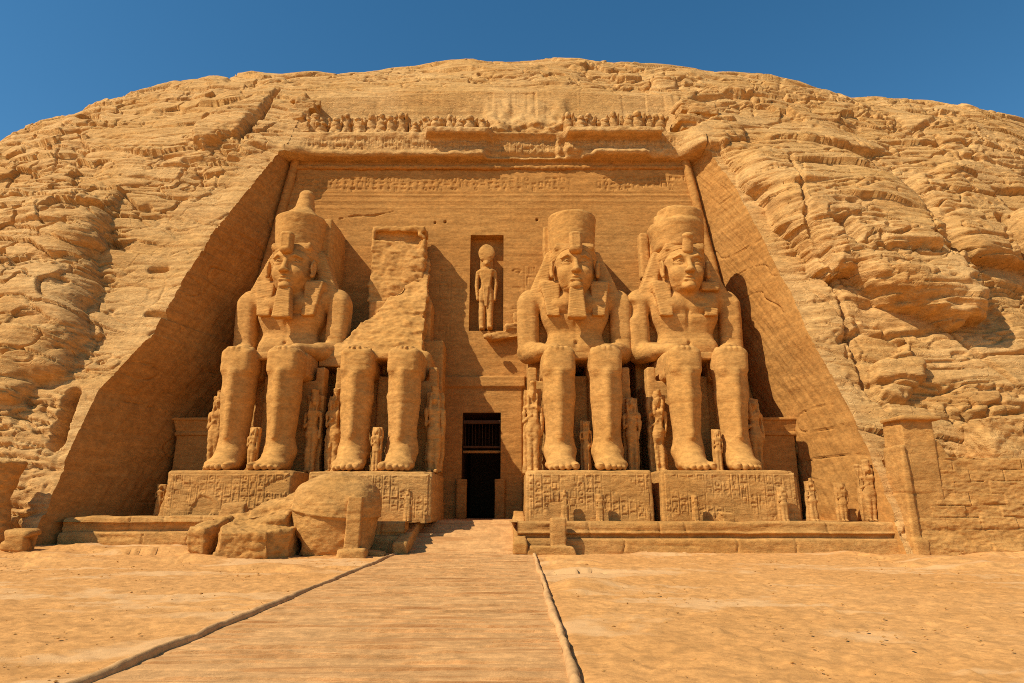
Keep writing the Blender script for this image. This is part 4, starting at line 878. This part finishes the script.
def pedestal(par, cx, x0, x1, z0, z1, yf, seed, chip=True):
    """inscribed block under a giant: front face as a fine relief, the rest as weathered stone"""
    S = Solid((x0 - .3, yf - .3, z0 - .2), (x1 + .3, 47, z1 + .3), .09); S.add(rbox(((x0 + x1) / 2, (yf + 46.6) / 2, (z0 + z1) / 2), ((x1 - x0) / 2, (46.6 - yf) / 2, (z1 - z0) / 2), .13, taper=(-.02, -.01)))
    if chip: S.cut(ell((x1 if seed % 2 else x0, yf, z1), (.5, .5, .35)), .1)
    V, F = S.net(); W = x1 - x0; H = z1 - z0; g = glyphs(int(W / .035), int(H * .88 / .035), .035, seed, .5, True, .05)
    V = rough(V, F, .05, .02, .03, seed)
    m = (V[:, 1] < yf + .25) & (V[:, 2] < z1 - .2)
    # finer front: subdivide by building it separately
    xs = np.arange(x0 + .14, x1 - .14, .035); zs = np.arange(z0, z1 - .14, .035); X, Z = np.meshgrid(xs, zs, indexing='ij'); u = (X - x0) / W; v = (Z - z0 - .06 * H) / (.88 * H)
    G = sample(g, u, v) * ((v > 0) & (v < 1)); wear = sstep(-.45, .05, fbm(X / 1.1 + seed, Z / .9, 0 * X, 3)); ed = sstep(0, .12, np.minimum(np.minimum(X - x0 - .14, x1 - .14 - X), z1 - .14 - Z))
    Y = yf - .07 * ed + .05 * G * wear + .05 * fbm(X / .9, Z / .5, 0 * X + seed, 4) * ed + .12 * sstep(.3, .6, fbm(X / 1.4 + 30 + seed, Z / 1.2, 0 * X, 2)) * ed + (1 - ed) * .12
    n = len(V); V2 = np.concatenate([V, np.stack([X, Y, Z], -1).reshape(-1, 3)]); F2 = np.concatenate([F, gridF(*X.shape) + n])
    mesh('pedestal', V2 - np.array(par.location), F2, M['block'], True, par)
k1 = king(-16.4, 'leftmost seated giant wearing the tall pointed crown, half in the shade of the cliff', 'tall', 11, rz=-.05)
pedestal(k1, -16.4, -20.6, -13.0, 1.5, PZ0, 39.6, 21)
k3 = king(4.6, 'bearded seated giant with a flat topped crown just right of the doorway', 'flat', 31)
pedestal(k3, 4.6, .8, 8.35, 1.5, PZ0, 39.5, 32)
k4 = king(12.8, 'rightmost seated giant, without a beard, in a rounded worn crown', 'worn', 51, beard=False, rz=.03)
pedestal(k4, 12.8, 8.75, 17.0, 1.5, PZ0, 39.5, 53)
# the broken giant: legs and lap remain, a jagged slab of the back stands behind
k2 = thing('colossal_statue', 'broken seated giant of which only the legs, lap and a jagged slab remain', 'statue', (-8.6, 42.0, PZ0), 0, 'seated giants in front of the facade')
S = Solid((-5.4, -2.8, -.1), (4.4, 7.6, 20.6), .085)
for s in (-1, 1): leg(S, s)
S.add(rbox((0, 4.5, 7.6), (2.9, 2.0, 1.0), .5), .3)
for s in (-1, 1): hand(S, s, s * 1.55, -.05, 8.02)
# rubble slope of the torn torso
S.add(halfsp((0, 0, 0), (0, 0, 0), (0, 0, 0), (0, 0, 0))) if False else None
def wedge(x, y, z):
    a = -(y - 2.6) + np.clip(z - 8.2, 0, 99) * 0.50              # the front leans back as it rises
    top = z - (9.0 + np.clip((x + 4.6) / 6.6, 0, 1.0) ** 1.35 * 8.8) # the top climbs to the right
    r = x - 2.15 - .03 * (12 - z); l = -5.0 - x; b = y - 7.2; q = 7.4 - z
    return np.maximum(np.maximum(np.maximum(a, top), np.maximum(r, l)), np.maximum(b, q))
S.add((wedge, np.array((-5.2, 2.4, 7.2)), np.array((2.8, 7.4, 19))), .15)
V, F = S.net(); up = sstep(8.3, 9.2, V[:, 2]) * sstep(1.2, 2.4, V[:, 1]); N = vnorm(V, F)
V = rough(V, F, .08, .035, .04, 71, JT[:3])
V = V + N * (up * (.40 * fbm(V[:, 0] / 2.6, V[:, 1] / 2.2, V[:, 2] / 1.6, 4) - .16 * sstep(.1, .5, noise(V[:, 0] * .5, V[:, 1] * .5, V[:, 2] * 1.7)) + .12 * fbm(V[:, 0] * 2, V[:, 1] * 2, V[:, 2] * 3.5, 3)))[:, None]
mesh('body', V, F, M['statue'], True, k2)
S = Solid((-3.4, 5, 8), (3, 8.6, 20.6), .08); S.add(rbox((-.45, 7.0, 14), (2.1, .95, 5.6), .1)).cut(rbox((-.6, 5.9, 18.75), (1.75, .62, .42), .08, rot=(0, .03, 0)), .05).cut(rbox((.9, 5.9, 18.4), (.6, .5, .5), .1, rot=(0, .5, 0)), .05).cut(rbox((2.0, 7, 18.9), (.5, 3, .4), .1, rot=(0, .8, 0)), .05)
stone('back_slab', S, M['statue'], k2, .34, .09, .06, 77)
S = Solid((-3.6, -.9, 5.2), (3.6, 6.6, 8.9), .08)
for s in (-1, 1): S.add(rbox((s * 1.53, 2.3, 7.12), (1.10, 2.3, 1.0), .42), .1)
S.add(rbox((0, 2.0, 7.62), (1.2, 1.9, .26), .12), .1)
stone('kilt', S, M['statue'], k2, .08, .04, .04, 80); throne(k2, 81); pedestal(k2, -8.6, -12.2, -4.75, 1.5, PZ0 - .05, 39.6, 43)

# ------------------------------------------------------------------ small figures beside and between the shins, and on the terrace
def figure(h, seed, wig=True, crown_=False, slab=True, worn=0.0):
    r = random.Random(seed); k = h / 5.0; S = Solid((-.85 * k, -.7 * k, -.05), (.85 * k, .75 * k, h + .1), max(.045, .045 * k))
    def P(*a): return tuple(v * k for v in a)
    S.add(cap(P(-.2, -.05, .15), P(-.2, 0, 2.2), .2 * k, .29 * k)).add(cap(P(.2, -.05, .15), P(.2, 0, 2.2), .2 * k, .29 * k), .1 * k)
    S.add(ell(P(0, 0, 2.35), P(.5, .33, .5)), .2 * k).add(rbox(P(0, 0, 3.1), P(.38, .26, .6), .18 * k, taper=(.12, 0)), .15 * k).add(ell(P(0, 0, 3.55), P(.6, .28, .24)), .1 * k)
    for s in (-1, 1):
        S.add(cap(P(s * .58, 0, 3.5), P(s * .62, 0, 2.75), .15 * k, .12 * k), .05 * k).add(cap(P(s * .62, 0, 2.75), P(s * (.56 if s > 0 else .1), -.25 if s < 0 else 0, 2.1 if s > 0 else 3.1), .12 * k, .1 * k), .05 * k)
        S.add(rbox(P(s * .22, -.25, .1), P(.14, .32, .11), .06 * k), .04 * k)
    S.add(cap(P(0, 0, 3.6), P(0, 0, 3.95), .18 * k, .16 * k), .05).add(ell(P(0, -.04, 4.2), P(.26, .28, .33)), .04 * k).add(ell(P(0, -.31, 4.17), P(.05, .08, .09)), .03 * k)
    if wig: S.add(rbox(P(0, .1, 4.12), P(.38, .22, .5), .16 * k), .04 * k).add(cap(P(-.3, -.1, 4.2), P(-.28, -.2, 3.5), .12 * k, .11 * k), .04 * k).add(cap(P(.3, -.1, 4.2), P(.28, -.2, 3.5), .12 * k, .11 * k), .04 * k)
    if crown_: S.add(cyl(P(0, .05, 4.72), .26 * k, .32 * k, .27 * k, .05 * k), .04 * k)
    if slab: S.add(rbox(P(0, .45, 2.3), P(.66, .24, 2.35), .1 * k), .05 * k)
    V, F = S.net(); return rough(V, F, .09 * k * (1 + worn), .05 * k, .05 * k, seed), F
def fig(name, label, cat, h, seed, loc, rz=0, group=None, mat='statue', **kw):
    V, F = figure(h, seed, **kw); o = mesh(name, V, F, M[mat]); o.location = loc; o.rotation_euler = (0, 0, rz); return tag(o, label, cat, group)
G1, G2 = 'small statues beside the giants\' shins', 'small statues standing along the terrace'
QS = [  # x, y, height, wig, label
    (-16.3, 41.0, 3.0, 'small standing figure carved between the shins of the leftmost giant'),
    (-8.5, 40.9, 3.0, 'small standing figure with folded arms between the shins of the broken giant'),
    (4.75, 41.9, 3.7, 'worn small figure between the shins of the giant just right of the doorway'),
    (13.0, 41.2, 2.9, 'small broken figure between the shins of the rightmost giant'),
    (1.35, 41.7, 6.6, 'tall crowned queen beside the left shin of the giant just right of the doorway'),
    (7.9, 42.6, 6.0, 'slim standing figure beside the right shin of the bearded giant with the flat crown'),
    (9.6, 42.3, 6.1, 'worn standing figure beside the left shin of the rightmost giant'),
    (16.2, 43.0, 6.0, 'slim standing figure in shade beside the outer shin of the rightmost giant'),
    (-19.7, 43.0, 6.2, 'slim standing figure in deep shade beside the outer shin of the leftmost giant'),
    (-13.2, 42.6, 6.2, 'standing figure beside the inner shin of the leftmost giant'),
    (-11.7, 42.4, 6.2, 'worn standing figure beside the left shin of the broken giant'),
    (-5.1, 42.3, 6.4, 'tall standing figure beside the shin of the broken giant nearest the doorway')]
for i, (x, y, h, lb) in enumerate(QS):
    o = fig('small_statue', lb, 'statue', h * (.9 if h > 5 else 1), 100 + i, (x, y + (.5 if h > 5 else .2), PZ0 - .03), 0, G1, crown_=(h > 6), worn=2.0 if 'worn' in lb else .9)
    o.scale.x = .78
TS = [
    (-21.9, 41.5, 2.5, 1.9, 'lone statue stump on the shaded left terrace beside the cliff'),
    (-6.0, 38.6, 2.2, TZ, 'small statue in front of the broken giant\'s pedestal, left of the ramp'),
    (3.05, 38.7, 2.15, TZ, 'left one of two small statues before the pedestal nearest the doorway'),
    (5.1, 38.7, 1.95, TZ, 'right one of two small statues before the pedestal nearest the doorway'),
    (10.6, 38.7, 1.9, TZ, 'small worn statue in front of the rightmost pedestal\'s left half'),
    (15.75, 38.8, 2.5, TZ, 'broad small statue against the right corner of the rightmost pedestal'),
    (17.6, 39.2, 3.0, TZ, 'slim statue on the terrace just right of the rightmost pedestal'),
    (19.2, 38.9, 2.8, TZ, 'slim statue on the terrace, second to the right of the rightmost pedestal'),
    (20.45, 38.2, 4.1, TZ, 'large statue standing at the right end of the terrace beside the capped pier'),
    (21.5, 38.8, 4.8, TZ, 'tall slender statue behind the pier at the terrace\'s right end')]
for i, (x, y, h, z, lb) in enumerate(TS):
    fig('terrace_statue', lb, 'statue', h * .84, 140 + i, (x, y, z - .05), 0, G2, 'block', crown_=i in (1, 2, 6, 8), wig=i not in (0,), worn=1.6)
def rubble(name, label, cat, loc, size, seed, mat='block', group=None, rz=0, amp=.25):
    sx, sy, sz = size; S = Solid((-sx * 1.4, -sy * 1.4, -sz * .5), (sx * 1.4, sy * 1.4, sz * 1.5), max(.04, min(sx, sz) / 14)); r = random.Random(seed)
    S.add(rbox((0, 0, sz * .42), (sx * .9, sy * .9, sz * .5), min(size) * .3, rot=(r.uniform(-.15, .15), r.uniform(-.15, .15), 0)))
    for _ in range(3): S.cut(rbox((r.choice((-1, 1)) * sx * 1.3, r.uniform(-1, 1) * sy, r.uniform(.3, 1) * sz * 1.1), (sx * .5, sy, sz * .4), .02, rot=(r.uniform(-.6, .6), r.uniform(-.6, .6), r.uniform(-.6, .6))), .04)
    return solid_thing(name, label, cat, loc, S, M[mat], seed, group, amp * min(size), .05 * min(size), .02, rz)
rubble('low_stump', 'low rounded stump on the terrace before the rightmost pedestal, left of its middle statue', 'stump', (12.3, 38.6, TZ - .05), (.5, .4, .55), 5)
rubble('stone_fragment', 'squarish loose stone on the ground at the photo\'s left edge under the cliff', 'stone', (-24.9, 34.4, .38), (.72, .6, 1.0), 6, group=None)
rubble('stone_fragment', 'knobbly upright stone on top of the ruined left terrace wall', 'stone', (-15.6, 37.9, 1.7), (.8, .6, 1.05), 9)
rubble('stone_fragment', 'small dark wedge of stone on the terrace right of the two slim statues', 'stone', (20.0, 39.6, TZ - .05), (.25, .3, .8), 12)
rubble('stone_fragment', 'upright slab against the outer end of the leftmost pedestal, in the cliff\'s shade', 'stone slab', (-20.5, 41.2, 1.7), (.9, .8, 1.9), 14)
rubble('stone_fragment', 'small flat chip at the foot of the rounded fallen torso', 'stone', (-9.0, 34.2, 0), (.5, .3, .22), 15)
rubble('stone_fragment', 'flat broken stone leaning at the foot of the square post, towards the ramp', 'stone', (-7.1, 34.9, 0), (.7, .4, .3), 17)
# shaded kiosk-like shrines in both corners
for x, lb in ((-21.6, 'cornice topped stone shrine in deep shade beside the leftmost giant'), (17.9, 'cornice topped stone shrine in shade beside the rightmost giant')):
    t = thing('corner_shrine', lb, 'shrine', (x, 46.2, 1.6), 0, 'stone shrines in the corners of the recess')
    S = Solid((-2.3, -1.4, -.1), (2.3, 3, 6.9), .08); S.add(rbox((0, .8, 2.8), (1.75, 1.6, 2.9), .06)); stone('wall', S, M['wall'], t, .03, .02, .03, 4)
    S = Solid((-2.6, -1.6, 5.2), (2.6, 3, 7.2), .06); S.add(rbox((0, .8, 5.75), (1.85, 1.75, .14), .1)).add(rbox((0, .8, 6.3), (1.9, 1.75, .4), .06, taper=(.25, .25))).add(rbox((0, .8, 6.75), (2.05, 1.95, .1), .03)); stone('cornice', S, M['wall'], t, .02, .02, .0, 5)

# ------------------------------------------------------------------ the fallen pieces of the broken giant
S = Solid((-3.6, -3.4, -.4), (3.8, 3.6, 4.4), .06)
S.add(rbox((.85, -1.2, .55), (2.0, 1.4, .95), .09, rot=(.16, .03, .06), taper=(.04, 0)))
S.add(rbox((-.3, .9, 1.0), (2.75, 1.7, 1.05), .16, rot=(.26, -.14, -.03)), .06).add(rbox((1.0, 1.7, 2.2), (1.8, 1.1, .6), .22, rot=(.25, -.18, 0)), .15)
S.add(rbox((-2.3, -.8, .75), (.55, 1.3, .95), .1, rot=(.2, .05, -.1)), .03).cut(rbox((-1.55, -2.2, .9), (.14, 1.9, 1.6), .04, rot=(0, 0, -.05)), .04)
S.cut(rbox((3.2, -2.9, .6), (.8, 1.2, 2.0), .1, rot=(0, -.15, .6)), .1).cut(rbox((.3, .1, 2.1), (3.2, .12, .35), .03, rot=(.2, -.16, .12)), .06).cut(rbox((.6, 1.1, 3.05), (2.2, .1, .3), .03, rot=(.2, -.3, .2)), .06).cut(rbox((-1.1, -2.9, 1.3), (.4, .8, 1.0), .05, rot=(0, 0, .5)), .05)
solid_thing('fallen_block', 'large flat fallen block with split slab-like top, in front of the leftmost pedestal', 'fallen block', (-13.25, 34.9, .0), S, M['block'], 61, 'fallen pieces of the broken giant', .22, .09, .09)
bpy.context.scene.objects['fallen_block'].scale = (.82, 1, 1)
t = thing('fallen_torso', 'huge rounded fallen torso resting on the ground in front of the broken giant', 'fallen block', (-9.35, 35.4, 0), 0, 'fallen pieces of the broken giant')
S = Solid((-3.2, -3.0, -.4), (3.3, 3.2, 4.6), .065)
S.add(ell((0, .2, 1.75), (2.35, 2.2, 2.45))).add(rbox((0.1, .3, 1.5), (2.0, 1.8, 1.8), .8, taper=(.06, 0)), .5).add(ell((1.2, .3, 2.6), (1.3, 1.7, 1.3)), .4).add(ell((-.8, .4, 3.0), (1.5, 1.6, .9)), .4)
S.cut(cap((-2.3, -1.9, 3.3), (-1.6, -2.0, 2.1), .12, .1), .1).cut(cap((1.6, -2.0, 3.9), (2.0, -1.6, 1.6), .14, .1), .12).cut(rbox((0, 0, -.8), (4, 4, .8), .1)).cut(rbox((-2.9, -1.4, .2), (1.2, 1.6, 1.1), .3, rot=(0, .5, 0)), .3)
V, F = S.net(); V = rough(V, F, .14, .05, .04, 66); N = vnorm(V, F); zz = V[:, 2] - 1.95 + .10 * V[:, 0] - .12 * V[:, 0] ** 2 * .3
V = V - N * (.10 * sstep(.08, -.08, zz) - .09 * np.exp(-(zz / .07) ** 2))[:, None]
V[:, 0] *= .94; mesh('rounded_body', V, F, M['block'], True, t)
t = thing('stone_post', 'square stone post on a rough base, standing in front of the rounded fallen torso', 'post', (-7.95, 33.9, 0))
S = Solid((-.8, -.7, -.1), (.8, .7, 3.2), .045); S.add(rbox((0, 0, 1.6), (.36, .3, 1.35), .05, rot=(0, .03, .12))); stone('shaft', S, M['block'], t, .05, .03, .03, 5)
S = Solid((-1.2, -.9, -.2), (1.2, .9, .8), .045); S.add(rbox((0, 0, .15), (.68, .5, .24), .1, rot=(0, .0, .1))); stone('base', S, M['block'], t, .12, .05, .0, 6)
# dark weathered column at the left edge of the picture
t = thing('ruined_column', 'thick weathered column with a flared top at the photo\'s left edge, against the cliff', 'column', (-27.6, 35.5, .2))
S = Solid((-1.8, -1.6, -.3), (1.8, 1.8, 5.2), .08); S.add(cyl((0, 0, 1.6), 1.05, .8, 1.8, .2)).add(cyl((.1, 0, 3.9), .85, 1.25, .75, .2), .4); stone('shaft', S, M['block'], t, .25, .08, .06, 6)
# a few loose pebbles scattered over the ground
rg = random.Random(77)
def pebbles():
    V = []; F = []; ico = [(0, 0, 1), (.9, 0, .3), (.28, .85, .3), (-.72, .53, .3), (-.72, -.53, .3), (.28, -.85, .3), (0, 0, -.4)]
    for _ in range(3800):
        y = 9.5 + 27 * rg.random() ** 1.2; x = rg.uniform(-1, 1) * (4 + y * .85)
        if -6.3 < x < 1.4: continue
        if noise(x / 2.5, y / 2.5, 3.3) < rg.uniform(-.5, .5): continue
        s = rg.choice((.008, .010, .012, .015, .02, .035)) * (1 + .04 * y); a = rg.uniform(0, 6.3); n = len(V); z = float(ground_z(np.float64(x), np.float64(y)))
        for p in ico: V.append((x + s * (p[0] * cos(a) - p[1] * sin(a) * .7) + rg.uniform(-.2, .2) * s, y + s * (p[0] * sin(a) + p[1] * cos(a) * .7), z + s * .5 * p[2] + .01))
        for i in range(5): F.append((n, n + 1 + i, n + 1 + (i + 1) % 5)); F.append((n + 6, n + 1 + (i + 1) % 5, n + 1 + i))
    o = mesh('gravel', V, np.array(F), M['block'], False); o['kind'] = 'stuff'
pebbles()
